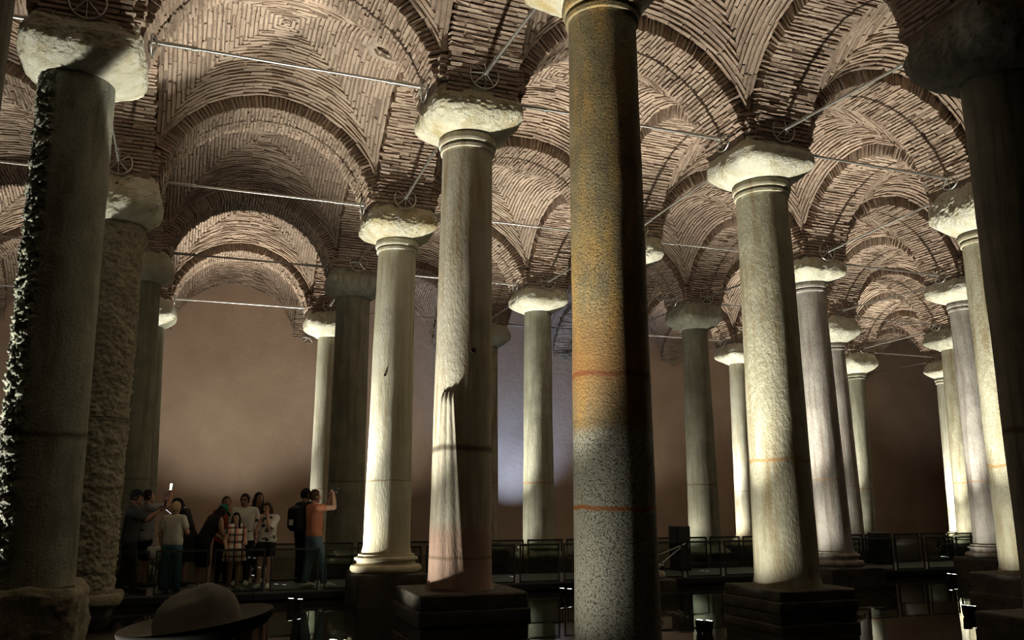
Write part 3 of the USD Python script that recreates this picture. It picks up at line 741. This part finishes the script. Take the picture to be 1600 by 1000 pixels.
# ---------------------------------------------------------------- walkways over the water
def at_px(px, yw, z):
    """world x on the line y = yw, height z, that shows at picture column px (used once, to read positions off the photograph)"""
    lo, hi = -8., 45.
    while project([lo, yw, z])[2] < .5: lo += .5
    for _ in range(50):
        m = (lo+hi)/2
        if project([m, yw, z])[0] < px: lo = m
        else: hi = m
    return round((lo+hi)/2, 2)
DECK = .165
def walkway(x0, x1, y0, y1, label):
    th = Thing('walkway', label, 'walkway', loc=((x0+x1)/2, (y0+y1)/2, -.05), kind='thing')
    n = round((x1-x0)/2.4)
    xs = np.linspace(x0, x1, n+1)
    for a, b in zip(xs[:-1], xs[1:]):
        part(th, 'deck_plate', bx(a+.004, b-.004, y0, y1, DECK-.035, DECK), 'deck_grey')
        for q in (y0+.02, y1-.07): part(th, 'fascia_beam', bx(a+.01, b-.01, q, q+.05, .03, DECK-.035), 'black_metal')
        for q in (y0+.2, y1-.3): part(th, 'leg', bx(a+.1, a+.2, q, q+.1, -.05, DECK-.03), 'black_metal')
walkway(-9.0, 33.0, 9.8, 11.95, 'dark visitor walkway crossing the water between the glass railings')
walkway(-6.0, 12.0, -8.2, -5.4, 'long near walkway below the frame')
walkway(1.2, 3.6, -5.38, -3.3, 'short walkway below the frame under the person in the hat')

def railing(x0, x1, y, label):
    th = Thing('glass_railing', label, 'railing', loc=((x0+x1)/2, y, DECK), kind='thing')
    n = int((x1-x0)/.96)
    for k in range(n):
        a = x0+k*.96; b = a+.86; zt = .905
        fr = part(th, 'panel_frame', solid(bx(a, b, y-.015, y+.015, DECK, zt)) - solid(bx(a+.024, b-.024, y-.1, y+.1, DECK+.03, zt-.035)), 'black_metal')
        part(fr, 'pane', bx(a+.024, b-.024, y-.004, y+.004, DECK+.03, zt-.035), 'pane')
railing(-8.6, 30.5, 9.87, 'nearer glass railing along the front edge of the walkway')
railing(-8.6, 30.5, 11.88, 'farther glass railing along the back edge of the walkway')

def cabinet(px, y, w, h, label):
    x = at_px(px, y, DECK)
    th = Thing('equipment_cabinet', label, 'cabinet', loc=(x, y, DECK), kind='thing')
    part(th, 'body', round_box(x-w/2, x+w/2, y-.2, y+.2, DECK, DECK+h, .02, 0), 'black_metal')
    part(th, 'door', bx(x-w/2+.03, x+w/2-.03, y-.212, y-.2, DECK+.06, DECK+h-.05), 'deck_black')
    part(th, 'handle', bx(x+w/2-.09, x+w/2-.07, y-.23, y-.21, DECK+h*.5, DECK+h*.62), 'steel')
plain('deck_black', (.03, .03, .03), rough=.6)
cabinet(1064, 11.5, .36, 1.02, 'black upright cabinet on the walkway left of the battered-base column')
cabinet(1377, 11.5, .42, .80, 'black cabinet on the walkway right of the brown-streaked column')

# sloping handrails that catch the light beside the first cabinet
hx, hy = at_px(1050, 10.8, .6), 10.8
th = Thing('stair_handrail', 'pair of bright sloping handrails left of the black upright cabinet', 'handrail', loc=(hx, hy, DECK), kind='thing')
for k, (a, b) in enumerate((((1029, .57), (1071, .80)), ((1034, .40), (1064, .72)))):
    A = np.array([at_px(a[0], hy-.1*k, a[1]), hy-.1*k, a[1]]); B = np.array([at_px(b[0], hy+.1, b[1]), hy+.1, b[1]])
    part(th, 'handrail', tube(A, B, .014, 8), 'steel', smooth=40)
    for Q in (A, B): part(th, 'post', tube(Q, [Q[0], Q[1], DECK], .012, 6), 'black_metal', smooth=40)

# tumbled stones on the plinth of the column behind the railing
def pebble(x, y, z, r, label, seed, sq=.8):
    m = trimesh.creation.icosphere(3); v = np.array(m.vertices)
    v = v*(1+.22*fbm(v, 1.3, seed)[:, None])*np.array([r, r*.9, r*sq]); v[:, 2] = np.maximum(v[:, 2], -r*sq*.75); v += [x, y, z-v[:, 2].min()]
    solo('fallen_stone', (v, m.faces), 'stone_marble_white', label, 'stone', smooth=True)
pebble(X[2]-.46, 13.02, .415, .13, 'upper pale rounded stone leaning on the column with tumbled stones', 1)
pebble(X[2]-.62, 13.18, .415, .10, 'smaller pale stone left of the upper rounded one', 2)

# ---------------------------------------------------------------- cool lamp on the back wall
make_spot(12.1, 20.3, (12.3, 22.5, 8.2), LAMP*.42, 'spotlight washing the back wall in bluish light', color=COOL_COLOR, cone=44.)

for wx, f, nm in ((2.4, .075, 'behind the group of visitors'), (7.2, .055, 'behind the dark olive column'), (16.8, .03, 'right of the bluish wall light'), (-2.4, .04, 'farthest left')):
    make_spot(wx, 18.6, (wx, 22.4, 9.0), LAMP*f*2.4, f'spotlight in the last bay before the back wall, {nm}', cone=48.)

# ---------------------------------------------------------------- people
def sk(name, c): plain(name, c, rough=.55, spec=.35)
sk('skin_light', (.50, .30, .21)); sk('skin_tan', (.36, .20, .13)); sk('skin_brown', (.24, .13, .085))
for nm, c in dict(cloth_black=(.012, .012, .013), cloth_charcoal=(.04, .045, .045), cloth_grey=(.22, .22, .22), cloth_white=(.62, .61, .57), cloth_cream=(.50, .48, .42), cloth_orange=(.56, .22, .13),
                  cloth_red=(.40, .075, .035), denim=(.10, .17, .21), denim_teal=(.06, .13, .15), cloth_navy=(.02, .025, .045), hair_black=(.012, .010, .009), hair_brown=(.05, .028, .016), hair_blond=(.42, .30, .16),
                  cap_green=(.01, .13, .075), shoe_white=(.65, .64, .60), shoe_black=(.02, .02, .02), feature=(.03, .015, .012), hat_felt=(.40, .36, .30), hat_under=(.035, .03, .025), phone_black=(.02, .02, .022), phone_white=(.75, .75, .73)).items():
    plain(nm, c, rough=.8, spec=.2, bump=.0015 if nm.startswith(('cloth', 'denim')) else 0, bscale=30)
plain('hat_felt', (.46, .45, .40), rough=.95, spec=.1, noise=.1, nscale=8, bump=.003, bscale=18)
mat('screen_cool', {'e': ('emission', dict(color=(.72, .70, 1.0), strength=6.0))}, [], surface='e.emission')
mat('screen_warm', {'e': ('emission', dict(color=(1.0, .93, .62), strength=3.0))}, [], surface='e.emission')
# white blouse with dark leaf print; cream dress with a red and black check
mat('print_blouse', {'g': ('texture_coordinate', {}), 'v': ('voronoi_texture', dict(scale=9.0)), 'r': ('rgb_ramp', dict(ramp=[(0, (.05, .04, .035)), (.30, (.06, .05, .04)), (.36, (.64, .62, .57)), (1, (.64, .62, .57))])), 'p': ('principled_bsdf', dict(roughness=.8))},
    [('g.object', 'v.vector'), ('v.distance', 'r.fac'), ('r.color', 'p.base_color')])
mat('print_plaid', {'g': ('texture_coordinate', {}), 's': ('separate_xyz', {}), 'a': ('math', dict(math_type='multiply', value2=7.0)), 'af': ('math', dict(math_type='fraction')), 'b': ('math', dict(math_type='multiply', value2=8.0)), 'bf': ('math', dict(math_type='fraction')),
                    'ra': ('rgb_ramp', dict(ramp=[(0, (.52, .22, .18)), (.32, (.52, .22, .18)), (.34, (.56, .50, .42)), (.78, (.56, .50, .42)), (.8, (.05, .03, .03)), (1, (.05, .03, .03))])),
                    'rb': ('rgb_ramp', dict(ramp=[(0, (1, 1, 1)), (.7, (1, 1, 1)), (.72, (.25, .18, .16)), (1, (.25, .18, .16))])), 'm': ('mix_color', dict(blend_type='multiply', fac=1.0)), 'p': ('principled_bsdf', dict(roughness=.8))},
    [('g.object', 's.vector'), ('s.x', 'a.value1'), ('a.value', 'af.value1'), ('af.value', 'ra.fac'), ('s.z', 'b.value1'), ('b.value', 'bf.value1'), ('bf.value', 'rb.fac'), ('ra.color', 'm.a'), ('rb.color', 'm.b'), ('m.result', 'p.base_color')])

def ball(c, r, n=12):
    return manifold3d.Manifold.sphere(1.0, n).scale(np.broadcast_to(np.asarray(r, float), (3,)).tolist()).translate(list(map(float, c)))
def bone(a, ra, b, rb, n=12): return manifold3d.Manifold.batch_hull([ball(a, ra, n), ball(b, rb, n)])
def union(ms): return manifold3d.Manifold.batch_boolean(ms, manifold3d.OpType.Add)
def soften(m, length=.035, it=10):
    v, f = arr(m.refine_to_length(length))
    t = trimesh.Trimesh(v, f, process=True)
    trimesh.smoothing.filter_taubin(t, lamb=.5, nu=.52, iterations=it)
    return t

def person(label, px, yw, H, yaw, skin='skin_light', lean=0., head=(0., 0.), lh=None, rh=None, top=None, top_len=.50, sleeve=.45, bottom=None, kind='trousers', hem=.05, hair='hair_brown', hair_style='short',
           shoes='shoe_black', feet=((-.055, .0), (.055, .0)), female=False, cap=None, extra=None, base=None, z0=DECK, dress_hem=None, category='person', wide=1.0):
    """yaw: where the person faces, degrees clockwise from +y seen from above (180 faces the camera); lh, rh: hand targets in body space (x right, y ahead, z up, in units of H)"""
    x = at_px(px, yw, z0) if base is None else base[0]
    yw = yw if base is None else base[1]
    th = Thing('person', label, category, loc=(x, yw, z0), kind='thing')
    a = math.radians(yaw); Rz = np.array([[math.cos(a), math.sin(a), 0], [-math.sin(a), math.cos(a), 0], [0, 0, 1]])
    w = .92 if female else 1.0
    L = math.radians(lean); hip = np.array([0, 0, .52])
    Rx = np.array([[1, 0, 0], [0, math.cos(L), math.sin(L)], [0, -math.sin(L), math.cos(L)]])
    up = lambda p: hip + Rx @ (np.asarray(p, float)-hip)
    S = {s: up([s*.108*w, 0, .805]) for s in (-1, 1)}
    neck, chest, waist = up([0, .0, .845]), [up([s*.052*w, .008, .735]) for s in (-1, 1)], [up([s*.038*w, .004, .61]) for s in (-1, 1)]
    hy_, hn = head; A = math.radians(hy_); B = L + math.radians(hn)
    Rh = np.array([[math.cos(A), math.sin(A), 0], [-math.sin(A), math.cos(A), 0], [0, 0, 1]]) @ np.array([[1, 0, 0], [0, math.cos(B), math.sin(B)], [0, -math.sin(B), math.cos(B)]])
    hc = neck + Rh @ np.array([0, .012, .082])
    hips = [np.array([s*.05, 0, .51]) for s in (-1, 1)]
    knees, ankles, toes = [], [], []
    for s, (fx, fy) in zip((-1, 1), feet):
        an = np.array([fx, fy, .042]); ankles.append(an); knees.append((hips[(s+1)//2]+an)/2 + np.array([s*.004, .014, .012])); toes.append(an + np.array([s*.018, .10, -.02]))
    def arm(s, T):
        sh = S[s]
        if T is None: T = sh + Rx @ np.array([s*.035, .03, -.315])
        T = np.asarray(T, float); d = T-sh; D = np.linalg.norm(d); la, lb = .172, .155
        if D > (la+lb)*.995: d = d/D*(la+lb)*.995; D = np.linalg.norm(d); T = sh+d
        u = d/D; q = (la*la-lb*lb+D*D)/(2*D); h = math.sqrt(max(la*la-q*q, 0))
        pole = np.array([s*.55, -.35, -1.0]); pole -= u*(pole@u); pole /= np.linalg.norm(pole)
        return sh, sh+u*q+pole*h, T
    def hand(s, el, wr):
        d = (wr-el)/np.linalg.norm(wr-el); side = np.cross(d, [0, 0, 1.]); side = side/max(np.linalg.norm(side), 1e-6)
        if np.linalg.norm(np.cross(d, [0, 0, 1.])) < .3: side = np.array([0, 1., 0]); side -= d*(side@d); side /= np.linalg.norm(side)
        nrm = np.cross(side, d)
        out = [manifold3d.Manifold.batch_hull([ball(wr, .016, 8), ball(wr+d*.045+side*.018, .010, 8), ball(wr+d*.045-side*.018, .010, 8)])]
        for k, l in enumerate((.036, .042, .040, .030)):
            r0 = wr+d*.046+side*(.019-.0125*k); m_ = r0+d*l*.55-nrm*.006; e = m_+d*l*.38-nrm*.016
            out += [bone(r0, .0056, m_, .0052, 6), bone(m_, .0052, e, .0045, 6)]
        t0 = wr+d*.014+side*.018; t1 = t0+d*.018+side*.016-nrm*.006
        out += [bone(t0, .0068, t1, .006, 6), bone(t1, .006, t1+d*.02-nrm*.008, .005, 6)]
        return out
    arms = {s: arm(s, T) for s, T in ((-1, lh), (1, rh))}
    B_ = [manifold3d.Manifold.batch_hull([ball(hips[0], .058), ball(hips[1], .058), ball(waist[0], .055*wide), ball(waist[1], .055*wide)]),
          manifold3d.Manifold.batch_hull([ball(p, .056*wide) for p in waist] + [ball(p, .060) for p in chest]),
          manifold3d.Manifold.batch_hull([ball(p, .058) for p in chest] + [ball(S[s]-np.array([s*.012, 0, 0]), .034) for s in (-1, 1)] + [ball(neck, .028)]),
          bone(neck-np.array([0, 0, .02]), .033, hc-Rh@np.array([0, .008, .03]), .029)]
    for s in (-1, 1):
        sh, el, wr = arms[s]
        B_ += [bone(sh, .036, el, .026), bone(el, .026, wr, .0175)] + hand(s, el, wr)
        k = (s+1)//2
        B_ += [bone(hips[k], .057, knees[k], .034), bone(knees[k], .034, ankles[k], .022), bone(ankles[k]+[0, -.014, -.012], .022, toes[k], .016)]
    def hd(off, r, n=12): return ball(hc+Rh@np.array(off), r, n)
    skull = manifold3d.Manifold.sphere(1.0, 24).scale([.046, .056, .066])
    def place(m):
        mt = np.zeros((3, 4)); mt[:, :3] = Rh; mt[:, 3] = hc; return m.transform(mt)
    jaw = manifold3d.Manifold.batch_hull([ball([0, .034, -.056], .017), ball([.024, .005, -.04], .018), ball([-.024, .005, -.04], .018), ball([0, .03, -.01], .03)])
    nose = manifold3d.Manifold.batch_hull([ball([0, .052, .006], .006, 8), ball([0, .064, -.018], .0085, 8), ball([.007, .054, -.021], .006, 8), ball([-.007, .054, -.021], .006, 8)])
    ears = [ball([s*.047, -.002, -.006], [.007, .014, .019], 8) for s in (-1, 1)]
    B_ += [place(union([skull, jaw, nose]+ears))]
    W = lambda t: (np.asarray(arr(t)[0])*H @ Rz.T + th.loc, arr(t)[1])
    part(th, 'body', W(soften(union(B_), .022, 6)), skin, smooth=True)
    eyes = union([place(ball([s*.018, .0485, .006], [.008, .006, .0045], 8)) for s in (-1, 1)] + [place(ball([s*.019, .050, .019], [.012, .006, .003], 8)) for s in (-1, 1)] + [place(ball([0, .052, -.038], [.015, .006, .0035], 8))])
    part(th, 'facial_features', W(eyes), 'feature')
    # hair
    if hair:
        hm = manifold3d.Manifold.sphere(1.0, 24).scale([.052, .061, .071]).translate([0, -.004, .004])
        cut = manifold3d.Manifold.cube([.2, .12, .12], True).rotate([-14, 0, 0]).translate([0, .075, -.03])
        hm = hm - cut
        hm = hm - manifold3d.Manifold.cube([.2, .2, .1], True).translate([0, 0, -.085])
        hs = [place(hm)]
        if hair_style in ('long', 'bob'):
            ln = .20 if hair_style == 'long' else .085
            bk = [hc+Rh@np.array([s*.034, -.030, -.02]) for s in (-1, 1)]
            lo = [p + Rx@np.array([np.sign((p-hc)[0])*.006, -.012, -ln]) for p in bk]
            hs.append(manifold3d.Manifold.batch_hull([ball(p, .024) for p in bk]+[ball(p, .020) for p in lo]))
            for s in (-1, 1):
                p = hc+Rh@np.array([s*.044, .004, .01]); hs.append(bone(p, .016, p+Rx@np.array([s*.012, .0, -ln*.75]), .014))
        if hair_style == 'bun': hs.append(place(ball([0, -.062, .035], .026)))
        part(th, 'hair', W(soften(union(hs), .02, 4)), hair, smooth=True)
    if cap:
        dome = manifold3d.Manifold.sphere(1.0, 24).scale([.055, .065, .06]).translate([0, -.002, .020]) - manifold3d.Manifold.cube([.3, .3, .2], True).translate([0, 0, -.08])
        vis = manifold3d.Manifold.batch_hull([ball([.035, .05, .026], .006, 8), ball([-.035, .05, .026], .006, 8), ball([.022, .105, .018], .005, 8), ball([-.022, .105, .018], .005, 8)])
        part(th, 'cap', W(place(union([dome, vis]))), cap, smooth=50)
    # clothes
    g = .011
    if top:
        T_ = [manifold3d.Manifold.batch_hull([ball(p, .058*wide+g) for p in waist] + [ball(p, .061+g) for p in chest]),
              manifold3d.Manifold.batch_hull([ball(p, .060+g) for p in chest] + [ball(S[s]-np.array([s*.012, 0, 0]), .036+g) for s in (-1, 1)] + [ball(neck-Rx@np.array([0, 0, .018]), .034)])]
        low = [h_*np.array([1, 1, 0])+np.array([0, 0, top_len]) for h_ in hips]
        T_.append(manifold3d.Manifold.batch_hull([ball(p, .056*wide+g) for p in waist] + [ball(p, .062+g*.8) for p in low]))
        for s in (-1, 1):
            sh, el, wr = arms[s]
            if sleeve > 0:
                c = sh+(el-sh)*min(sleeve, 1.); T_.append(bone(sh, .038+g*.8, c, .034+g))
                if sleeve > 1: T_.append(bone(el, .027+g, el+(wr-el)*(sleeve-1), .020+g))
        m = union(T_)
        m = m - manifold3d.Manifold.cube([2, 2, 1], True).translate([0, 0, top_len-.5-.045])
        part(th, 'top', W(soften(m, .03, 4)), top, smooth=60)
    if bottom:
        pel = manifold3d.Manifold.batch_hull([ball(hips[0], .060+g*.6), ball(hips[1], .060+g*.6), ball(waist[0]-[0, 0, .04], .050+g*.6), ball(waist[1]-[0, 0, .04], .050+g*.6)])
        if kind == 'skirt':
            n = 40; rows = []
            for t in np.linspace(0, 1, 14):
                z = .60-(.60-hem)*t; r = .082+.035*min(1, t*4)+.028*t
                ph = np.arange(n)*2*np.pi/n; rr = r*(1+.05*t*np.sin(7*ph+1))
                rows.append(np.stack([rr*np.cos(ph)*1.12, rr*np.sin(ph)*.86, np.full(n, z)], -1))
            part(th, 'skirt', W(grid_mesh(np.array(rows), closed_u=True, caps=True)), bottom, smooth=50)
        else:
            P_ = [pel]
            fl = 1.0 if kind != 'wide' else 1.7
            for k in (0, 1):
                P_ += [bone(hips[k], .060+g*.6, knees[k], .038+g)]
                if hem < .25: 
                    e = knees[k]+(ankles[k]-knees[k])*min(1, (knees[k][2]-hem)/(knees[k][2]-.042))
                    P_.append(bone(knees[k], .038+g, e, (.028+g*.6)*fl))
            m = union(P_)
            m = m - manifold3d.Manifold.cube([2, 2, 1], True).translate([0, 0, hem-.5])
            part(th, 'trousers' if hem < .25 else 'shorts', W(soften(m, .03, 4)), bottom, smooth=60)
            part(th, 'belt', W(manifold3d.Manifold.batch_hull([ball([s*.045, .002, z], [.062, .068, .004], 16) for s in (-1, 1) for z in (.575, .592)])), 'shoe_black', smooth=40)
    for k in (0, 1):
        m = manifold3d.Manifold.batch_hull([ball(ankles[k]+[0, -.018, -.016], [.026, .028, .026]), ball(ankles[k]+[0, .02, .0], .026), ball(toes[k], [.027, .028, .02])])
        m = m - manifold3d.Manifold.cube([2, 2, 1], True).translate([0, 0, -.5])
        part(th, 'shoe', W(soften(m, .03, 3)), shoes, smooth=60)
    world = lambda q: np.asarray(q, float)*H @ Rz.T + th.loc
    return dict(th=th, W=W, world=world, wrist={s: world(arms[s][2]) for s in arms}, hand={s: world(arms[s][2]+(arms[s][2]-arms[s][1])/np.linalg.norm(arms[s][2]-arms[s][1])*.06) for s in arms}, S=S, H=H, Rz=Rz, hc=world(hc), chest=chest, arms=arms)

def phone(c, facing, label, body='phone_black', screen=None, tall=True):
    """a phone at c whose screen faces the direction facing"""
    c = np.asarray(c, float); f = np.asarray(facing, float); f /= np.linalg.norm(f)
    s = np.cross(f, [0, 0, 1.]); s /= np.linalg.norm(s); u = np.cross(s, f)
    th = Thing('smartphone', label, 'phone', loc=c-u*.075, kind='thing')
    def slab(w, h, d0, d1):
        v = np.array([c+s*x+u*y+f*z for x in (-w, w) for y in (-h, h) for z in (d0, d1)]); return v, BOXF
    part(th, 'case', slab(.038, .078, -.004, .004), body)
    part(th, 'screen', slab(.035, .073, .004, .0052), screen or 'phone_black', label='lit screen' if screen else None)

tx = np.array
p = person('man in dark shirt and cap raising a black phone, beside the lumpy jointed column', 194, 10.35, 1.78, 95, 'skin_brown', lean=3, head=(-5, 0), lh=(-.05, .25, .80), rh=(.05, .26, .79), top='cloth_charcoal', sleeve=.8, bottom='cloth_black', hair='hair_black', cap='cloth_black', feet=((-.06, -.06), (.06, .08)), wide=1.1)
phone(p['hand'][-1]*.5+p['hand'][1]*.5+tx([.02, 0, .05]), (-.9, -.3, .1), 'black phone held up by the man in the cap')
p = person('person in grey shirt and dark shorts holding up a lit phone', 219, 11.45, 1.80, 70, 'skin_tan', head=(0, -8), lh=(-.03, .20, .93), rh=(.05, .22, .95), top='cloth_grey', sleeve=.6, bottom='cloth_black', hem=.27, hair='hair_black', feet=((-.05, 0), (.05, .02)))
phone(p['hand'][1]*.5+p['hand'][-1]*.5+tx([.0, 0, .06]), (-.75, -.65, .05), 'phone with a glowing yellowish screen held above the grey shirt', screen='screen_warm')
p = person('blond woman seen from behind in a white T-shirt and wide teal jeans', 263, 10.2, 1.58, 25, 'skin_tan', female=True, head=(10, 4), rh=(.09, .16, .66), top='cloth_cream', top_len=.545, sleeve=.55, bottom='denim_teal', kind='wide', hem=.03, hair='hair_blond', hair_style='short', shoes='shoe_white', feet=((-.06, 0), (.06, .03)), wide=1.15)
c = p['world'](tx([-.20, .02, .45]))
bag = Thing('shoulder_bag', 'white shoulder bag hanging at the left hip of the blond woman', 'bag', loc=c-[0, 0, .14], kind='thing')
bm_ = ball(c, [.15, .075, .15], 20); bm_ = bm_ - manifold3d.Manifold.cube([1, 1, .5], True).translate([c[0], c[1], c[2]+.33])
part(bag, 'pouch', soften(bm_, .03, 3), 'cloth_white', smooth=60)
part(bag, 'strap', polytube([c+[-.08, 0, .06], p['world'](tx([-.165, .0, .66])), p['world'](tx([-.13, .0, .852])), p['world'](tx([-.15, -.03, .66])), c+[.08, 0, .06]], .011), 'cloth_white', smooth=50)
p = person('person all in black looking down at a phone that lights the face violet', 289, 11.35, 1.72, -75, 'skin_light', female=True, lean=14, head=(0, 30), lh=(-.03, .20, .74), rh=(.04, .20, .74), top='cloth_black', sleeve=1.6, bottom='cloth_black', kind='skirt', hem=.27, hair='hair_black', hair_style='bob', feet=((-.06, 0), (.06, .03)), wide=1.25)
phone(p['hand'][-1]*.5+p['hand'][1]*.5+tx([-.03, 0, .04]), (.62, .0, .78), 'phone shining violet into the face of the person in black', screen='screen_cool')
p = person('woman leaning forward in a sleeveless black top with a green cap', 310, 10.6, 1.64, 62, 'skin_tan', female=True, lean=30, head=(0, 12), lh=(-.04, .30, .52), rh=(.09, .27, .50), top='cloth_black', sleeve=0, bottom='cloth_black', hem=.24, hair='hair_black', hair_style='bob', cap='cap_green', shoes='shoe_white', feet=((-.055, 0), (.06, .03)))
phone(p['hand'][1]+tx([.03, -.02, -.01]), (-.2, -1, .25), 'white phone in the hand of the leaning woman with the green cap', body='phone_white', screen='phone_white')
p = person('person in a rust-red shirt half hidden behind the leaning woman', 345, 11.62, 1.68, 200, 'skin_tan', top='cloth_red', sleeve=1.5, bottom='cloth_black', hair='hair_brown', head=(-30, -5))
p = person('girl with long dark hair in a cream and red checked dress', 362, 10.15, 1.38, 150, 'skin_light', female=True, head=(50, 5), lh=(-.05, .16, .62), top='print_plaid', sleeve=.35, bottom='print_plaid', kind='skirt', hem=.38, hair='hair_black', hair_style='long', shoes='shoe_white')
p = person('dark-haired man in a white T-shirt and glasses behind the girl in the checked dress', 375, 11.15, 1.73, 190, 'skin_tan', top='cloth_cream', sleeve=.7, bottom='cloth_black', hair='hair_black', head=(20, 5), shoes='shoe_white')
part(p['th'], 'glasses', p['W'](union([ball((np.linalg.inv(p['Rz'])@(p['hc']-p['th'].loc))/p['H'] + tx([s*.019+.012, .052, .004]), [.016, .004, .010], 10) for s in (-1, 1)])), 'phone_black')
p = person('woman in a long black dress with dark hair left of the printed blouse', 395, 11.55, 1.76, 165, 'skin_tan', female=True, top='cloth_black', sleeve=.5, bottom='cloth_black', kind='skirt', hem=.20, hair='hair_black', hair_style='long', shoes='shoe_white', head=(-15, 0))
p = person('woman in a white printed blouse and black shorts with hands at her mouth', 412, 10.4, 1.57, 200, 'skin_light', female=True, head=(15, 12), lh=(-.02, .10, .83), rh=(.05, .11, .80), top='print_blouse', top_len=.56, sleeve=.8, bottom='cloth_black', hem=.37, hair='hair_brown', hair_style='bob', shoes='shoe_white', feet=((-.05, 0), (.06, .02)))
p = person('man in dark clothes with a black backpack behind the man in orange', 470, 11.3, 1.84, 60, 'skin_tan', top='cloth_black', sleeve=1.7, bottom='cloth_black', hair='hair_black', head=(10, 0))
c = p['world'](tx([0, -.115, .69]))
bp = Thing('backpack', 'black backpack with a white patch on the back of the man in dark clothes', 'backpack', loc=c-[0, 0, .24], kind='thing')
part(bp, 'bag_body', p['W'](manifold3d.Manifold.batch_hull([ball([x_, -.13, z_], .035) for x_ in (-.06, .06) for z_ in (.60, .76)] + [ball([x_, -.10, z_], .03) for x_ in (-.07, .07) for z_ in (.57, .78)])), 'cloth_black', smooth=50)
part(bp, 'patch', p['W'](manifold3d.Manifold.batch_hull([ball([x_, -.167, z_], .006, 8) for x_ in (-.03, .03) for z_ in (.61, .66)])), 'cloth_white', label='white patch')
part(bp, 'strap', p['W'](union([bone([s*.06, -.09, .79], .012, [s*.075, .03, .865-.01], .012) for s in (-1, 1)])), 'cloth_black', smooth=50)
p = person('man in an orange sleeveless shirt and blue jeans photographing with raised arms', 487, 10.2, 1.80, 75, 'skin_light', lean=-3, head=(0, 0), lh=(-.02, .17, .93), rh=(.05, .18, .945), top='cloth_orange', top_len=.545, sleeve=.28, bottom='denim', hem=.05, hair='hair_brown', shoes='shoe_white', feet=((-.075, -.05), (.075, .10)))
c = p['hand'][1]*.5+p['hand'][-1]*.5+tx([.02, 0, .03])
cm = Thing('camera', 'black camera with dangling strap held up by the man in orange', 'camera', loc=c-[0, 0, .05], kind='thing')
part(cm, 'camera_body', bx(c[0]-.03, c[0]+.03, c[1]-.07, c[1]+.07, c[2]-.05, c[2]+.045), 'black_metal')
part(cm, 'lens_barrel', tube(c+[.03, 0, 0], c+[.11, 0, 0], .035, 14), 'black_metal', smooth=40)
part(cm, 'strap', polytube([c+[0, -.07, .03], c+[.03, -.10, -.2], c+[.02, -.09, -.46], c+[.05, -.05, -.5], c+[.06, 0., -.3], c+[.0, .07, .03]], .011), 'black_metal', smooth=40)

# the child in the sun hat in front of the camera
hd_ = 2.25
cp = np.array([at_px(311, EYE[1]+hd_, 1.40), EYE[1]+hd_, 0.])
p = person('person under the pale hat at the bottom edge, mostly below the frame', 0, 0, 1.265, 10, 'skin_tan', female=True, top='cloth_charcoal', sleeve=.5, bottom='cloth_black', hem=.05, hair='hair_brown', base=(cp[0], cp[1]-.02))
hat = Thing('sun_hat', 'crumpled pale hat with a wide upturned dark-bottomed brim at the bottom edge', 'hat', loc=(cp[0], cp[1], 1.36), kind='thing')
n = 96; thh = np.arange(n)*2*np.pi/n
def hat_rows(prof, dents):
    rows = []
    for r, z in prof:
        r *= .90; rows.append(np.stack([r*np.cos(thh), r*np.sin(thh)*1.05, np.full(n, z*.82)], -1))
    P = np.array(rows)
    if dents:
        f_ = fbm(P.reshape(-1, 3), 9., 4).reshape(P.shape[:2]); zz = P[..., 2]
        k = np.clip((zz-.03)/.07, 0, 1)
        P[..., 2] += .008*f_*k
        # a pinched fold along the top
        dx_ = P[..., 0]-.015; P[..., 2] -= .016*np.exp(-((P[..., 1]+.045)/.022)**2)*np.exp(-((dx_+.02)/.045)**2)*k
        P[..., 2] += .010*np.exp(-((P[..., 0]-.03)/.02)**2)*k
        P[..., :2] *= (1+.02*f_*k)[..., None]
    return P
t_ = math.radians(7.5); Rt = np.array([[math.cos(t_), 0, -math.sin(t_)], [0, 1, 0], [math.sin(t_), 0, math.cos(t_)]])
fa = YAW-.366; Rf = np.array([[math.cos(fa), math.sin(fa), 0], [-math.sin(fa), math.cos(fa), 0], [0, 0, 1]])
HB = np.array([cp[0], cp[1], 1.387])
def hatw(m): v, f = arr(m); return (v @ Rt.T) @ Rf.T + HB, f
crown = hat_rows([(.112, .0), (.112, .02), (.112, .05), (.108, .075), (.098, .10), (.083, .118), (.065, .130), (.045, .137), (.022, .140), (.001, .141)], True)
part(hat, 'crown', hatw(grid_mesh(crown, closed_u=True)), 'hat_felt', smooth=True)
bt = hat_rows([(.100, .002), (.125, .006), (.15, .012), (.175, .026), (.193, .046), (.198, .052)], False)
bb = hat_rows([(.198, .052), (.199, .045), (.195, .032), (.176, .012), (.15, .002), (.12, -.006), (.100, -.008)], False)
part(hat, 'brim', hatw(grid_mesh(bt, closed_u=True)), 'hat_felt', smooth=True)
part(hat, 'brim_lining', hatw(grid_mesh(bb, closed_u=True)), 'hat_under', smooth=True, label='dark underside of the brim')

_seen = {}
for _p in stage.GetPrimAtPath('/World').GetChildren():
    _l = _p.GetCustomDataByKey('label')
    if _l:
        if len(_l.split()) > 16: print('LONG', _l)
        if _l in _seen: print('DUP', _l)
        _seen[_l] = 1
